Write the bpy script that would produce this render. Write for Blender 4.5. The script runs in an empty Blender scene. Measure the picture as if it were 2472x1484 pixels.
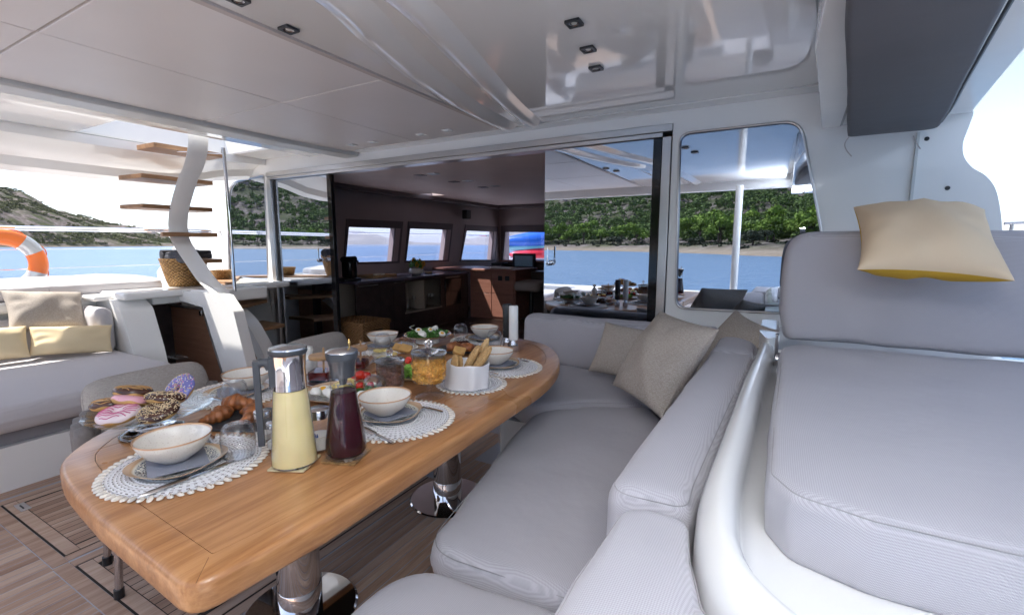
import bpy, bmesh, math, random
import numpy as np
from mathutils import Vector, Matrix, noise
from mathutils.geometry import tessellate_polygon
random.seed(7); np.random.seed(7)
PI = math.pi
S = bpy.context.scene
C = S.collection
# ------------------------------------------------------------------ camera, sky, sun, exposure
EYE = 1.28; PITCH = math.radians(7.68); YAW = math.radians(29.2); FP = 1122.3
cd = bpy.data.cameras.new('camera'); cam = bpy.data.objects.new('camera', cd); C.objects.link(cam)
cam.location = (0, 0, EYE); cam.rotation_euler = (PI/2-PITCH, 0, YAW)
cd.sensor_width = 36; cd.lens = FP/2472*36; cd.clip_start = .03; cd.clip_end = 60000
S.camera = cam
SUN = Vector((-.50, -.27, 1.0)).normalized()
w = bpy.data.worlds.new('World'); S.world = w; w.use_nodes = True
nt = w.node_tree; bg = nt.nodes['Background']
sky = nt.nodes.new('ShaderNodeTexSky'); sky.sky_type = 'NISHITA'; sky.sun_disc = False
sky.sun_elevation = math.asin(SUN.z); sky.sun_rotation = math.atan2(SUN.x, SUN.y) % (2*PI)
sky.air_density = .75; sky.dust_density = .8; sky.ozone_density = .6
hs_n = nt.nodes.new('ShaderNodeHueSaturation'); hs_n.inputs['Saturation'].default_value = .72; nt.links.new(sky.outputs[0], hs_n.inputs['Color']); nt.links.new(hs_n.outputs[0], bg.inputs[0]); bg.inputs[1].default_value = .08
sl = bpy.data.lights.new('sun', 'SUN'); so = bpy.data.objects.new('sun', sl); C.objects.link(so)
sl.energy = 2.7; sl.angle = math.radians(.5); sl.color = (1, .95, .87)
so.rotation_euler = SUN.to_track_quat('Z', 'Y').to_euler()
S.view_settings.view_transform = 'Standard'; S.view_settings.look = 'None'
S.view_settings.exposure = 2.1; S.view_settings.gamma = 1
S.cycles.use_denoising = True
S.cycles.max_bounces = 9; S.cycles.diffuse_bounces = 5; S.cycles.glossy_bounces = 5
S.cycles.transparent_max_bounces = 24; S.cycles.transmission_bounces = 6
S.cycles.caustics_reflective = False; S.cycles.caustics_refractive = False
S.cycles.sample_clamp_indirect = 6

# plan survey: a ray of the camera cut with a level or upright plane gives the place of a corner
def _ray(x, y):
    r, u, f = x-1236, 742-y, FP
    fw = f*math.cos(PITCH)+u*math.sin(PITCH); up = u*math.cos(PITCH)-f*math.sin(PITCH)
    return Vector((-math.sin(YAW)*fw+math.cos(YAW)*r, math.cos(YAW)*fw+math.sin(YAW)*r, up))
def Pz(x, y, z):
    d = _ray(x, y); return Vector((0, 0, EYE))+d*((z-EYE)/d.z)
def Py(x, y, Y):
    d = _ray(x, y); return Vector((0, 0, EYE))+d*(Y/d.y)
def Px(x, y, X):
    d = _ray(x, y); return Vector((0, 0, EYE))+d*(X/d.x)

# ------------------------------------------------------------------ object helpers
def link(o, parent=None):
    C.objects.link(o)
    if parent is not None: o.parent = parent
    return o
def props(o, label=None, cat=None, group=None, kind=None):
    if label: o['label'] = label
    if cat: o['category'] = cat
    if group: o['group'] = group
    if kind: o['kind'] = kind
    return o
def empty(name, loc, label, cat, group=None, rz=0):
    o = bpy.data.objects.new(name, None); o.empty_display_size = .05
    o.location = loc; o.rotation_euler = (0, 0, rz); link(o)
    return props(o, label, cat, group)
def copy_tree(o, parent=None):
    c = o.copy(); link(c)
    if parent is not None: c.parent = parent
    for ch in list(o.children): copy_tree(ch, c)
    return c
def finish(me, mat, smooth=True, angle=40):
    if mat is not None:
        for m in (mat if isinstance(mat, (list, tuple)) else [mat]): me.materials.append(m)
    if smooth:
        me.shade_smooth()
        me.set_sharp_from_angle(angle=math.radians(angle))
    return me
class MB:
    """collects vertices and faces; build() links them as one mesh object"""
    def __init__(s): s.v = []; s.f = []; s.mi = []
    def add(s, vs, fs, mi=0):
        b = len(s.v); s.v += [tuple(v) for v in vs]; s.f += [tuple(b+i for i in f) for f in fs]; s.mi += [mi]*len(fs)
        return s
    def box(s, a, b, M=None, mi=0):
        (x0, y0, z0), (x1, y1, z1) = a, b
        vs = [Vector(v) for v in ((x0,y0,z0),(x1,y0,z0),(x1,y1,z0),(x0,y1,z0),(x0,y0,z1),(x1,y0,z1),(x1,y1,z1),(x0,y1,z1))]
        if M is not None: vs = [M @ v for v in vs]
        return s.add(vs, [(0,3,2,1),(4,5,6,7),(0,1,5,4),(1,2,6,5),(2,3,7,6),(3,0,4,7)], mi)
    def lathe(s, prof, n=32, c=(0,0,0), sx=1, sy=1, M=None, mi=0, squareness=0):
        vs = []; k = len(prof)
        for i in range(n):
            a = 2*PI*i/n; ca, sa = math.cos(a), math.sin(a)
            q = 1
            if squareness: q = (abs(ca)**(2+squareness)+abs(sa)**(2+squareness))**(-1/(2+squareness))
            for r, z in prof: vs.append(Vector((c[0]+r*ca*sx*q, c[1]+r*sa*sy*q, c[2]+z)))
        if M is not None: vs = [M @ v for v in vs]
        fs = []
        for i in range(n):
            j = (i+1) % n
            for q in range(k-1): fs.append((i*k+q, j*k+q, j*k+q+1, i*k+q+1))
        b = len(vs)
        if prof[0][0] > 1e-6: fs.append(tuple(i*k for i in range(n-1, -1, -1)))
        if prof[-1][0] > 1e-6: fs.append(tuple(i*k+k-1 for i in range(n)))
        return s.add(vs, fs, mi)
    def tube(s, pts, r, n=10, caps=True, mi=0, closed=False):
        pts = [Vector(p) for p in pts]; N = len(pts); rs = r if isinstance(r, (list, tuple)) else [r]*N
        vs = []; up = None
        for i, p in enumerate(pts):
            if closed: t = (pts[(i+1) % N]-pts[i-1])
            else: t = (pts[min(i+1, N-1)]-pts[max(i-1, 0)])
            t.normalize()
            if up is None: up = Vector((0,0,1)) if abs(t.z) < .9 else Vector((1,0,0))
            sd = t.cross(up); sd.normalize(); up = sd.cross(t); up.normalize()
            for q in range(n):
                a = 2*PI*q/n; vs.append(p+(sd*math.cos(a)+up*math.sin(a))*rs[i])
        fs = []
        for i in range(N if closed else N-1):
            j = (i+1) % N
            for q in range(n):
                q2 = (q+1) % n; fs.append((i*n+q, i*n+q2, j*n+q2, j*n+q))
        if caps and not closed: fs += [tuple(range(n-1, -1, -1)), tuple((N-1)*n+q for q in range(n))]
        return s.add(vs, fs, mi)
    def prism(s, poly, a, b, axis='z', mi=0, holes=()):
        """polygon (2D) with holes pulled between a and b along the axis; 2D is (x,y), (x,z) for 'y' or (y,z) for 'x'"""
        mp = {'z': lambda u, v, t: (u, v, t), 'y': lambda u, v, t: (u, t, v), 'x': lambda u, v, t: (t, u, v)}[axis]
        rings = [list(poly)]+[list(h) for h in holes]
        tri = tessellate_polygon([[Vector((u, v, 0)) for u, v in r] for r in rings])
        flat = [p for r in rings for p in r]; n = len(flat)
        vs = [mp(u, v, a) for u, v in flat]+[mp(u, v, b) for u, v in flat]
        fs = [tuple(t) for t in tri]+[tuple(n+i for i in reversed(t)) for t in tri]
        o = 0
        for r in rings:
            m = len(r)
            for i in range(m): fs.append((o+i, o+(i+1) % m, n+o+(i+1) % m, n+o+i))
            o += m
        return s.add(vs, fs, mi)
    def build(s, name, mat, parent=None, bevel=0, bseg=2, smooth=True, angle=40, loc=None, fix=True, solid=0):
        me = bpy.data.meshes.new(name); me.from_pydata(s.v, [], s.f)
        if max(s.mi, default=0) > 0: me.polygons.foreach_set('material_index', s.mi)
        me.update()
        if fix:
            bm = bmesh.new(); bm.from_mesh(me); bmesh.ops.recalc_face_normals(bm, faces=bm.faces); bm.to_mesh(me); bm.free()
        finish(me, mat, smooth, angle)
        o = bpy.data.objects.new(name, me); link(o, parent)
        if loc is not None: o.location = loc
        if solid:
            m = o.modifiers.new('s', 'SOLIDIFY'); m.thickness = solid; m.offset = 0
        if bevel:
            m = o.modifiers.new('b', 'BEVEL'); m.width = bevel; m.segments = bseg; m.limit_method = 'ANGLE'; m.angle_limit = math.radians(35)
            m.harden_normals = False
        return o
def shared(name, me, parent=None, loc=(0,0,0), rot=(0,0,0), sc=(1,1,1)):
    o = bpy.data.objects.new(name, me); link(o, parent); o.location = loc; o.rotation_euler = rot; o.scale = sc; return o
def rpoly(pts, rad, seg=6):
    """round the corners of a 2D polygon; rad is a number or one per corner"""
    n = len(pts); out = []
    for i in range(n):
        p0, p1, p2 = Vector(pts[i-1]), Vector(pts[i]), Vector(pts[(i+1) % n])
        r = rad[i] if isinstance(rad, (list, tuple)) else rad
        if r <= 0: out.append(tuple(p1)); continue
        a, b = (p0-p1), (p2-p1); la, lb = a.length, b.length; a.normalize(); b.normalize()
        ang = a.angle(b); d = min(r/math.tan(ang/2), la*.49, lb*.49)
        s, e = p1+a*d, p1+b*d
        for k in range(seg+1):
            t = k/seg; out.append(tuple((1-t)**2*s+2*t*(1-t)*p1+t*t*e))
    return out
def resample(poly, step):
    out = []; n = len(poly)
    for i in range(n):
        a, b = Vector(poly[i]), Vector(poly[(i+1) % n]); k = max(1, int((b-a).length/step))
        for j in range(k): out.append(tuple(a.lerp(b, j/k)))
    return out
def smooth_path(pts, k=6, closed=False):
    P = [Vector(p) for p in pts]; n = len(P); out = []
    for i in range(n if closed else n-1):
        g = lambda j: P[j % n] if closed else P[min(max(j, 0), n-1)]
        a, b, c, d = g(i-1), g(i), g(i+1), g(i+2)
        for j in range(k):
            t = j/k
            out.append(.5*((2*b)+(c-a)*t+(2*a-5*b+4*c-d)*t*t+(3*b-a-3*c+d)*t**3))
    if not closed: out.append(P[-1])
    return out
def cushion(name, outline, z0, z1, r, puff, mat, parent=None, piping=None, wob=.002, seg=5, step=.04, lean=None, rb=None):
    """upholstered slab over a star-shaped plan outline, rounded all round and puffed on top"""
    o = resample(outline, step); n = len(o)
    A = sum(o[i][0]*o[(i+1) % n][1]-o[(i+1) % n][0]*o[i][1] for i in range(n))
    if A < 0: o = o[::-1]
    V2 = [Vector(p) for p in o]; cen = sum(V2, Vector((0, 0)))/n
    cxx = sum((v.x-cen.x)**2 for v in V2); cyy = sum((v.y-cen.y)**2 for v in V2); cxy = sum((v.x-cen.x)*(v.y-cen.y) for v in V2)
    th = .5*math.atan2(2*cxy, cxx-cyy); ax = Vector((math.cos(th), math.sin(th))); ay = Vector((-ax.y, ax.x))
    la = max(abs((v-cen).dot(ax)) for v in V2); lw = max(abs((v-cen).dot(ay)) for v in V2); hl = max(.001, la-lw*1.35)
    core = [cen+ax*min(hl, max(-hl, (v-cen).dot(ax))) for v in V2]
    nor = []
    for i in range(n):
        t = V2[(i+1) % n]-V2[i-1]; t.normalize(); nor.append(Vector((t.y, -t.x)))
    rb = r if rb is None else rb
    nor = [(V2[i]-core[i]).normalized() if (V2[i]-core[i]).length > 1e-5 else nor[i] for i in range(n)]
    rings = []
    H = z1-z0
    for k in range(seg+1):
        a = PI/2*k/seg; rings.append((rb*(1-math.sin(a)), z0+rb*(1-math.cos(a)), 0))
    rings.append((-.004, (z0+z1)/2, 0))
    for k in range(seg+1):
        a = PI/2*k/seg; rings.append((r*(1-math.cos(a)), z1-r*(1-math.sin(a)), 0))
    for k in range(1, 8): rings.append((r, z1, k/7))
    vs = []; mb = MB()
    for off, z, s in rings:
        for i in range(n):
            p = V2[i]-nor[i]*min(off, (V2[i]-core[i]).length*.8)
            q = p.lerp(core[i], s)
            hz = z+puff*(1-(1-s)**2)
            w_ = wob*noise.noise(Vector((q.x*5, q.y*5, hz*4)))*3
            vs.append(Vector((q.x+nor[i].x*w_*(1-s), q.y+nor[i].y*w_*(1-s), hz+(w_ if z > (z0+z1)/2+.01 else 0))))
    k = len(rings); fs = []
    for a in range(k-1):
        for i in range(n): j = (i+1) % n; fs.append((a*n+i, a*n+j, (a+1)*n+j, (a+1)*n+i))
    fs.append(tuple(range(n-1, -1, -1)))
    if lean is not None: vs = [lean @ v for v in vs]
    mb.add(vs, fs)
    ob = mb.build(name, mat, parent, angle=70, fix=False)
    if piping is not None:
        pts = [Vector((V2[i].x-nor[i].x*r*.295, V2[i].y-nor[i].y*r*.295, z1-r*.285)) for i in range(n)]
        if lean is not None: pts = [lean @ v for v in pts]
        MB().tube(pts, .0013, 6, closed=True).build('piping', piping, ob, fix=False)
    return ob
def pillow(name, w_, h, t, mat, M, parent=None, seed=0, wr=.012, n=26, mat2=None, pinch=.09, piping=None, rc=0):
    """soft pillow in its own plane (x width, y height), wrinkled, moved by M"""
    me_v = []; fs = []; mi = []
    def pt(u, v, sg):
        x = w_/2*u*(1-pinch*(1-v*v)**1.0*abs(u)**3); y = h/2*v*(1-pinch*(1-u*u)*abs(v)**3)
        f_ = 1-rc*(u*u*v*v)**2; x *= f_; y *= f_
        e = max(0, (1-abs(u)**2.6))*max(0, (1-abs(v)**2.6)); z = t/2*e**.5
        q = Vector((x*7+seed*3.1, y*7+sg*5, seed))
        wv = noise.noise(q)*wr*(.4+e)
        d = math.atan2(v, u); ed = max(abs(u), abs(v))
        wv += math.sin(d*9+noise.noise(Vector((x*5, y*5, seed)))*6)*wr*.45*max(0, ed-.35)*min(1, (1-ed)*5)
        return Vector((x, y, sg*(z+wv*min(1, e*4))))
    for sg in (1, -1):
        b = len(me_v)
        for i in range(n+1):
            for j in range(n+1):
                u = math.sin((i/n*2-1)*PI/2); v = math.sin((j/n*2-1)*PI/2)
                me_v.append(M @ pt(u, v, sg))
        for i in range(n):
            for j in range(n):
                a = b+i*(n+1)+j; f = (a, a+n+1, a+n+2, a+1)
                fs.append(f if sg > 0 else f[::-1]); mi.append(0 if sg > 0 or mat2 is None else 1)
    m = MB(); m.v = [tuple(v) for v in me_v]; m.f = fs; m.mi = mi
    o = m.build(name, [mat, mat2] if mat2 is not None else mat, parent, angle=80, fix=False)
    if piping is not None:
        pts = []
        for k in range(40):
            e, q = divmod(k, 10); s_ = q/10*2-1
            u, v = [(s_, -1), (1, s_), (-s_, 1), (-1, -s_)][e]
            pts.append(M @ pt(u*.995, v*.995, 1))
        MB().tube(pts, .0025, 6, closed=True).build('seam', piping, o, fix=False)
    return o
def frame(o, x, y):
    """matrix with given origin, x and y axis"""
    x = Vector(x).normalized(); y = Vector(y); y = (y-x*y.dot(x)).normalized(); z = x.cross(y)
    M = Matrix((x, y, z)).transposed().to_4x4(); M.translation = Vector(o); return M

# ------------------------------------------------------------------ materials
def mat(name): m = bpy.data.materials.new(name); m.use_nodes = True; return m, m.node_tree, m.node_tree.nodes['Principled BSDF']
def texco(nt_, kind='Object', scale=(1,1,1), rot=(0,0,0)):
    t = nt_.nodes.new('ShaderNodeTexCoord'); mp = nt_.nodes.new('ShaderNodeMapping')
    mp.inputs['Scale'].default_value = scale; mp.inputs['Rotation'].default_value = rot
    nt_.links.new(t.outputs[kind], mp.inputs[0]); return mp.outputs[0]
def geo(nt_, scale=(1,1,1)):
    g = nt_.nodes.new('ShaderNodeNewGeometry'); mp = nt_.nodes.new('ShaderNodeMapping'); mp.inputs['Scale'].default_value = scale
    nt_.links.new(g.outputs['Position'], mp.inputs[0]); return mp.outputs[0]
def noi(nt_, co, sc, det=4, rough=.55):
    n = nt_.nodes.new('ShaderNodeTexNoise'); n.inputs['Scale'].default_value = sc; n.inputs['Detail'].default_value = det
    n.inputs['Roughness'].default_value = rough; nt_.links.new(co, n.inputs['Vector']); return n.outputs['Fac']
def ramp(nt_, fac, cols):
    r = nt_.nodes.new('ShaderNodeValToRGB'); e = r.color_ramp.elements
    while len(e) < len(cols): e.new(.5)
    for k, (p, c) in enumerate(cols): e[k].position = p; e[k].color = (*c, 1)
    nt_.links.new(fac, r.inputs[0]); return r.outputs[0]
def bump(nt_, b, h, st, dist=.01):
    n = nt_.nodes.new('ShaderNodeBump'); n.inputs['Strength'].default_value = st; n.inputs['Distance'].default_value = dist
    nt_.links.new(h, n.inputs['Height']); nt_.links.new(n.outputs[0], b.inputs['Normal']); return n
def simple(name, col, rough=.5, metal=0, var=.08, vs=3, bs=0, bscale=200, coat=0, spec=.5, dist=.002, emit=None):
    m, t, b = mat(name); co = geo(t)
    f = noi(t, co, vs, 3)
    c0 = tuple(max(0, c*(1-var)) for c in col); c1 = tuple(min(1, c*(1+var)) for c in col)
    t.links.new(ramp(t, f, [(.3, c0), (.7, c1)]), b.inputs['Base Color'])
    b.inputs['Roughness'].default_value = rough; b.inputs['Metallic'].default_value = metal
    b.inputs['Specular IOR Level'].default_value = spec
    if coat: b.inputs['Coat Weight'].default_value = coat; b.inputs['Coat Roughness'].default_value = .03
    if name.startswith('gelcoat') and name != 'gelcoat_soffit':
        mr = t.nodes.new('ShaderNodeMapRange'); mr.inputs[1].default_value = .35; mr.inputs[2].default_value = .7; mr.inputs[3].default_value = rough*.6; mr.inputs[4].default_value = rough*1.7
        t.links.new(noi(t, co, 2.5, 6, .65), mr.inputs[0]); t.links.new(mr.outputs[0], b.inputs['Roughness']); bump(t, b, noi(t, co, 3.5, 1), .12, .01)
    if bs: bump(t, b, noi(t, co, bscale, 3), bs, dist)
    if emit: b.inputs['Emission Color'].default_value = (*col, 1); b.inputs['Emission Strength'].default_value = emit
    return m
M_ = {}
M_['gel'] = simple('gelcoat_white', (.84,.835,.82), .16, var=.02, vs=1.2, coat=.4)
M_['gelc'] = simple('gelcoat_ceiling', (.78,.78,.77), .06, var=.02, vs=1, coat=.6)
M_['gels'] = simple('gelcoat_soffit', (.82,.82,.80), .03, var=.01, vs=1, coat=1)
M_['panel'] = simple('ceiling_panel', (.715,.69,.685), .42, var=.03, vs=1.5, bs=.05, bscale=600)
M_['panel_edge'] = simple('panel_edge', (.50,.45,.43), .5)
M_['greybeam'] = simple('grey_trim', (.60,.62,.61), .4, var=.03)
M_['chrome'] = simple('chrome', (.82,.82,.84), .04, 1, var=.01)
M_['steel'] = simple('brushed_steel', (.62,.60,.60), .2, 1, var=.05, vs=20)
M_['alu'] = simple('anodised_aluminium', (.55,.54,.54), .28, .9, var=.04)
M_['black'] = simple('black_plastic', (.018,.019,.022), .35, var=.1)
M_['blackgloss'] = simple('black_gloss', (.01,.01,.012), .08, var=.05)
M_['rubber'] = simple('dark_grey_rubber', (.05,.055,.065), .5, var=.1)
M_['darkwood'] = simple('wenge_cabinet', (.05,.034,.033), .38, var=.3, vs=9)
M_['intwall'] = simple('interior_wall', (.36,.29,.28), .6, var=.05)
M_['intceil'] = simple('interior_ceiling', (.64,.52,.49), .55, var=.04)
M_['intframe'] = simple('interior_window_frame', (.12,.09,.095), .5, var=.05)
M_['reveal'] = simple('window_reveal', (.42,.33,.33), .5, var=.04)
M_['ceramic'] = simple('cream_ceramic', (.74,.69,.62), .18, var=.03, vs=30, coat=.3)
M_['cloth'] = simple('white_cloth', (.78,.78,.80), .8, var=.02, bs=.2, bscale=500)
M_['cord'] = simple('white_cord', (.74,.74,.76), .7, var=.03, bs=.3, bscale=700)
M_['shell'] = simple('cowrie_shell', (.74,.68,.60), .25, var=.12, vs=90, coat=.3)
M_['slot'] = simple('shell_slot', (.22,.14,.10), .6)
M_['napkin'] = simple('slate_blue_napkin', (.24,.25,.30), .85, var=.05, bs=.2, bscale=600)
M_['slate'] = simple('slate_board', (.035,.037,.042), .45, var=.2, vs=40, bs=.3, bscale=120)
M_['orange'] = simple('lifebuoy_orange', (.86,.20,.04), .4, var=.05)
M_['reflect'] = simple('reflective_tape', (.62,.66,.68), .25, .3, var=.05)
M_['piping'] = simple('seam_thread', (.34,.33,.34), .8)
M_['towel'] = simple('charcoal_towel', (.075,.078,.095), .95, var=.25, vs=60, bs=1, bscale=300, dist=.006)
M_['darkfab'] = simple('charcoal_fabric', (.06,.062,.075), .9, var=.1, bs=.4, bscale=400)
M_['blind'] = simple('dark_grey_blind', (.105,.104,.115), .62, var=.06, vs=2, bs=.35, bscale=3.5, dist=.02)
M_['terra'] = simple('terracotta_gel', (.35,.16,.12), .5)
M_['bluekayak'] = simple('blue_kayak', (.02,.13,.55), .3, var=.15)
M_['cyankayak'] = simple('turquoise_kayak', (.18,.50,.58), .3, var=.05)
M_['redkayak'] = simple('red_kayak', (.62,.03,.05), .3, var=.1)
M_['yellow'] = simple('mustard_cotton', (.62,.36,.03), .85, var=.06, bs=.3, bscale=300)
M_['dough'] = simple('fried_dough', (.62,.36,.12), .6, var=.18, vs=25, bs=.2, bscale=90)
M_['choc'] = simple('chocolate_icing', (.075,.028,.018), .2, var=.1, coat=.3)
M_['pink'] = simple('pink_icing', (.80,.42,.50), .3, var=.06, coat=.2)
M_['blueice'] = simple('violet_blue_icing', (.16,.16,.42), .3, var=.08, coat=.2)
M_['hotpink'] = simple('pink_stripe', (.55,.08,.22), .3)
M_['caramel'] = simple('caramel_stripe', (.50,.28,.10), .3)
M_['seedy'] = simple('pale_seed', (.72,.56,.34), .6, var=.15, vs=200)
M_['crust'] = simple('croissant_crust', (.30,.10,.03), .38, var=.45, vs=45, bs=.4, bscale=150)
M_['bread'] = simple('bread_crust', (.50,.30,.12), .65, var=.25, vs=50, bs=.5, bscale=200)
M_['seeds'] = simple('sesame_seed', (.60,.40,.19), .6, var=.25, vs=300)
M_['flake'] = simple('corn_flake', (.80,.42,.08), .6, var=.25, vs=120)
M_['choccer'] = simple('chocolate_cereal', (.20,.085,.055), .7, var=.35, vs=150)
M_['leaf'] = simple('salad_leaf', (.07,.20,.03), .5, var=.45, vs=60)
M_['lettuce'] = simple('lettuce', (.22,.42,.06), .5, var=.3, vs=60)
M_['egg'] = simple('egg_white', (.80,.78,.72), .35, var=.03)
M_['yolk'] = simple('egg_yolk', (.80,.42,.03), .45, var=.1)
M_['tomato'] = simple('tomato', (.60,.025,.012), .16, var=.15, vs=30, coat=.3)
M_['cheese'] = simple('cheese_slice', (.78,.62,.22), .45, var=.06)
M_['jam'] = simple('red_jam', (.10,.008,.008), .12, var=.2, vs=60)
M_['lidwood'] = simple('bamboo_lid', (.45,.26,.12), .45, var=.1, vs=20)
M_['milk'] = simple('milk', (.80,.78,.72), .4, var=.02)
M_['rock'] = None
M_['sunflower'] = simple('sunflower_petal', (.75,.36,.02), .6, var=.2, vs=60)
M_['hullwhite'] = simple('hull_white', (.78,.78,.78), .2, var=.02, coat=.3)
M_['rope'] = simple('rope_weave', (.20,.185,.18), .9, var=.12, vs=40, bs=.8, bscale=500, dist=.003)
M_['mast'] = simple('speaker_black', (.02,.02,.02), .5)
M_['brass'] = simple('brass_pin', (.6,.4,.15), .25, 1)
M_['screen'] = simple('screen_glass', (.012,.014,.02), .1)
M_['screenui'] = simple('screen_picture', (.10,.16,.24), .3, var=.6, vs=90, emit=.03)

def fabric(name, a, b_, period=.0052, rough=.85, st=.5, dirt=.08):
    m, t, b = mat(name)
    g = t.nodes.new('ShaderNodeNewGeometry'); sp = t.nodes.new('ShaderNodeSeparateXYZ'); t.links.new(g.outputs['Position'], sp.inputs[0])
    def mth(op, x, y=None):
        n = t.nodes.new('ShaderNodeMath'); n.operation = op
        for i, q in enumerate((x, y)):
            if q is None: continue
            if isinstance(q, (int, float)): n.inputs[i].default_value = q
            else: t.links.new(q, n.inputs[i])
        return n.outputs[0]
    X, Y, Z = sp.outputs
    k = 2*PI/period
    u = mth('ADD', X, mth('MULTIPLY', Z, .9)); v = mth('SUBTRACT', Y, mth('MULTIPLY', Z, .9))
    s1 = mth('SINE', mth('MULTIPLY', mth('ADD', u, v), k*.7)); s2 = mth('SINE', mth('MULTIPLY', mth('SUBTRACT', u, v), k*.7))
    f = mth('MULTIPLY', s1, s2); f = mth('ADD', mth('MULTIPLY', f, .5), .5)
    big = noi(t, geo(t), 2.2, 4); f2 = mth('ADD', mth('MULTIPLY', f, 1-dirt*3), mth('MULTIPLY', big, dirt*3))
    t.links.new(ramp(t, f2, [(.15, a), (.8, b_)]), b.inputs['Base Color'])
    b.inputs['Roughness'].default_value = rough; b.inputs['Specular IOR Level'].default_value = .25
    b.inputs['Sheen Weight'].default_value = .15
    h = mth('ADD', mth('MULTIPLY', f, .12), mth('MULTIPLY', noi(t, geo(t), 6, 3), 2.2))
    bump(t, b, h, st, .006); return m
M_['fab'] = fabric('grey_marine_fabric', (.365,.355,.385), (.505,.492,.53))
M_['fabw'] = fabric('pale_marine_vinyl', (.46,.44,.455), (.54,.52,.535), period=.003, st=.3)
def linen(name, a, b_):
    m, t, b = mat(name)
    c1 = noi(t, geo(t, (1, 1, 9)), 90, 3); c2 = noi(t, geo(t, (9, 9, 1)), 60, 3)
    mx = t.nodes.new('ShaderNodeMath'); mx.operation = 'ADD'; t.links.new(c1, mx.inputs[0]); t.links.new(c2, mx.inputs[1])
    h = t.nodes.new('ShaderNodeMath'); h.operation = 'MULTIPLY'; h.inputs[1].default_value = .5; t.links.new(mx.outputs[0], h.inputs[0])
    t.links.new(ramp(t, h.outputs[0], [(.38, a), (.62, b_)]), b.inputs['Base Color']); b.inputs['Roughness'].default_value = .95
    b.inputs['Specular IOR Level'].default_value = .15; bump(t, b, h.outputs[0], .35, .004); return m
M_['linen'] = linen('natural_linen', (.30,.26,.225), (.52,.47,.42))
M_['chairfab'] = linen('chair_linen', (.30,.275,.255), (.46,.43,.40))
M_['cream'] = simple('cream_cotton', (.72,.56,.38), .9, var=.03, vs=5, bs=.25, bscale=14, dist=.006)
M_['creams'] = simple('butter_cotton', (.74,.60,.38), .9, var=.03, vs=5, bs=.25, bscale=14, dist=.006)

def wood(name, cols, along='y', sc=1, rough=.4, coat=0, rnd=False, bs=.08):
    m, t, b = mat(name)
    s = {'y': (14, .9, 14), 'x': (.9, 14, 14), 'z': (14, 14, .9)}[along]
    if rnd:
        g = t.nodes.new('ShaderNodeNewGeometry'); oi = t.nodes.new('ShaderNodeObjectInfo'); ad = t.nodes.new('ShaderNodeVectorMath'); ad.operation = 'MULTIPLY_ADD'
        cx = t.nodes.new('ShaderNodeCombineXYZ')
        for i in range(3): t.links.new(oi.outputs['Random'], cx.inputs[i])
        t.links.new(cx.outputs[0], ad.inputs[0]); ad.inputs[1].default_value = (37, 53, 71); t.links.new(g.outputs['Position'], ad.inputs[2])
        mp = t.nodes.new('ShaderNodeMapping'); mp.inputs['Scale'].default_value = s; t.links.new(ad.outputs[0], mp.inputs[0]); co = mp.outputs[0]
    else: co = geo(t, s)
    n1 = noi(t, co, 1.6*sc, 8, .62); n2 = noi(t, co, 9*sc, 6, .6)
    a = t.nodes.new('ShaderNodeMath'); a.operation = 'MULTIPLY_ADD'; t.links.new(n2, a.inputs[0]); a.inputs[1].default_value = .35; 
    b1 = t.nodes.new('ShaderNodeMath'); b1.operation = 'MULTIPLY'; t.links.new(n1, b1.inputs[0]); b1.inputs[1].default_value = .65
    t.links.new(b1.outputs[0], a.inputs[2]); f = a.outputs[0]
    if rnd:
        oi2 = t.nodes.new('ShaderNodeObjectInfo'); q = t.nodes.new('ShaderNodeMath'); q.operation = 'MULTIPLY_ADD'
        t.links.new(oi2.outputs['Random'], q.inputs[0]); q.inputs[1].default_value = .22; t.links.new(f, q.inputs[2])
        q2 = t.nodes.new('ShaderNodeMath'); q2.operation = 'SUBTRACT'; t.links.new(q.outputs[0], q2.inputs[0]); q2.inputs[1].default_value = .11; f = q2.outputs[0]
    t.links.new(ramp(t, f, cols), b.inputs['Base Color'])
    sm = noi(t, geo(t), 3.2, 3, .5); mr = t.nodes.new('ShaderNodeMapRange'); mr.inputs[1].default_value = .3; mr.inputs[2].default_value = .7; mr.inputs[3].default_value = rough*.72; mr.inputs[4].default_value = rough*1.3
    t.links.new(sm, mr.inputs[0]); t.links.new(mr.outputs[0], b.inputs['Roughness'])
    if coat:
        b.inputs['Coat Weight'].default_value = coat; m2 = t.nodes.new('ShaderNodeMapRange'); m2.inputs[1].default_value = .35; m2.inputs[2].default_value = .7; m2.inputs[3].default_value = .07; m2.inputs[4].default_value = .26
        t.links.new(sm, m2.inputs[0]); t.links.new(m2.outputs[0], b.inputs['Coat Roughness'])
    bump(t, b, n2, bs, .004); return m
IROKO = [(.30, (.24,.090,.028)), (.45, (.39,.172,.060)), (.56, (.49,.238,.094)), (.72, (.57,.30,.13))]
M_['table'] = wood('iroko_table', IROKO, 'y', rough=.33, coat=.25)
M_['tablex'] = wood('iroko_end', IROKO, 'x', rough=.33, coat=.25)
M_['tread'] = wood('teak_tread', [(.3, (.20,.10,.045)), (.6, (.36,.20,.10))], 'y', rough=.5)
M_['teak'] = wood('weathered_teak', [(.32, (.29,.17,.115)), (.5, (.45,.30,.215)), (.68, (.58,.43,.335))], 'y', rough=.6, rnd=True, bs=.2)
M_['caulk'] = simple('grey_caulking', (.40,.40,.44), .7)
M_['gap'] = simple('dark_gap', (.02,.015,.012), .8)
M_['redwood'] = wood('reddish_veneer', [(.3, (.30,.14,.085)), (.65, (.46,.25,.16))], 'x', rough=.4)
M_['drawer'] = wood('brown_drawer_veneer', [(.3, (.22,.095,.07)), (.65, (.34,.16,.12))], 'x', rough=.45)
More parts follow.
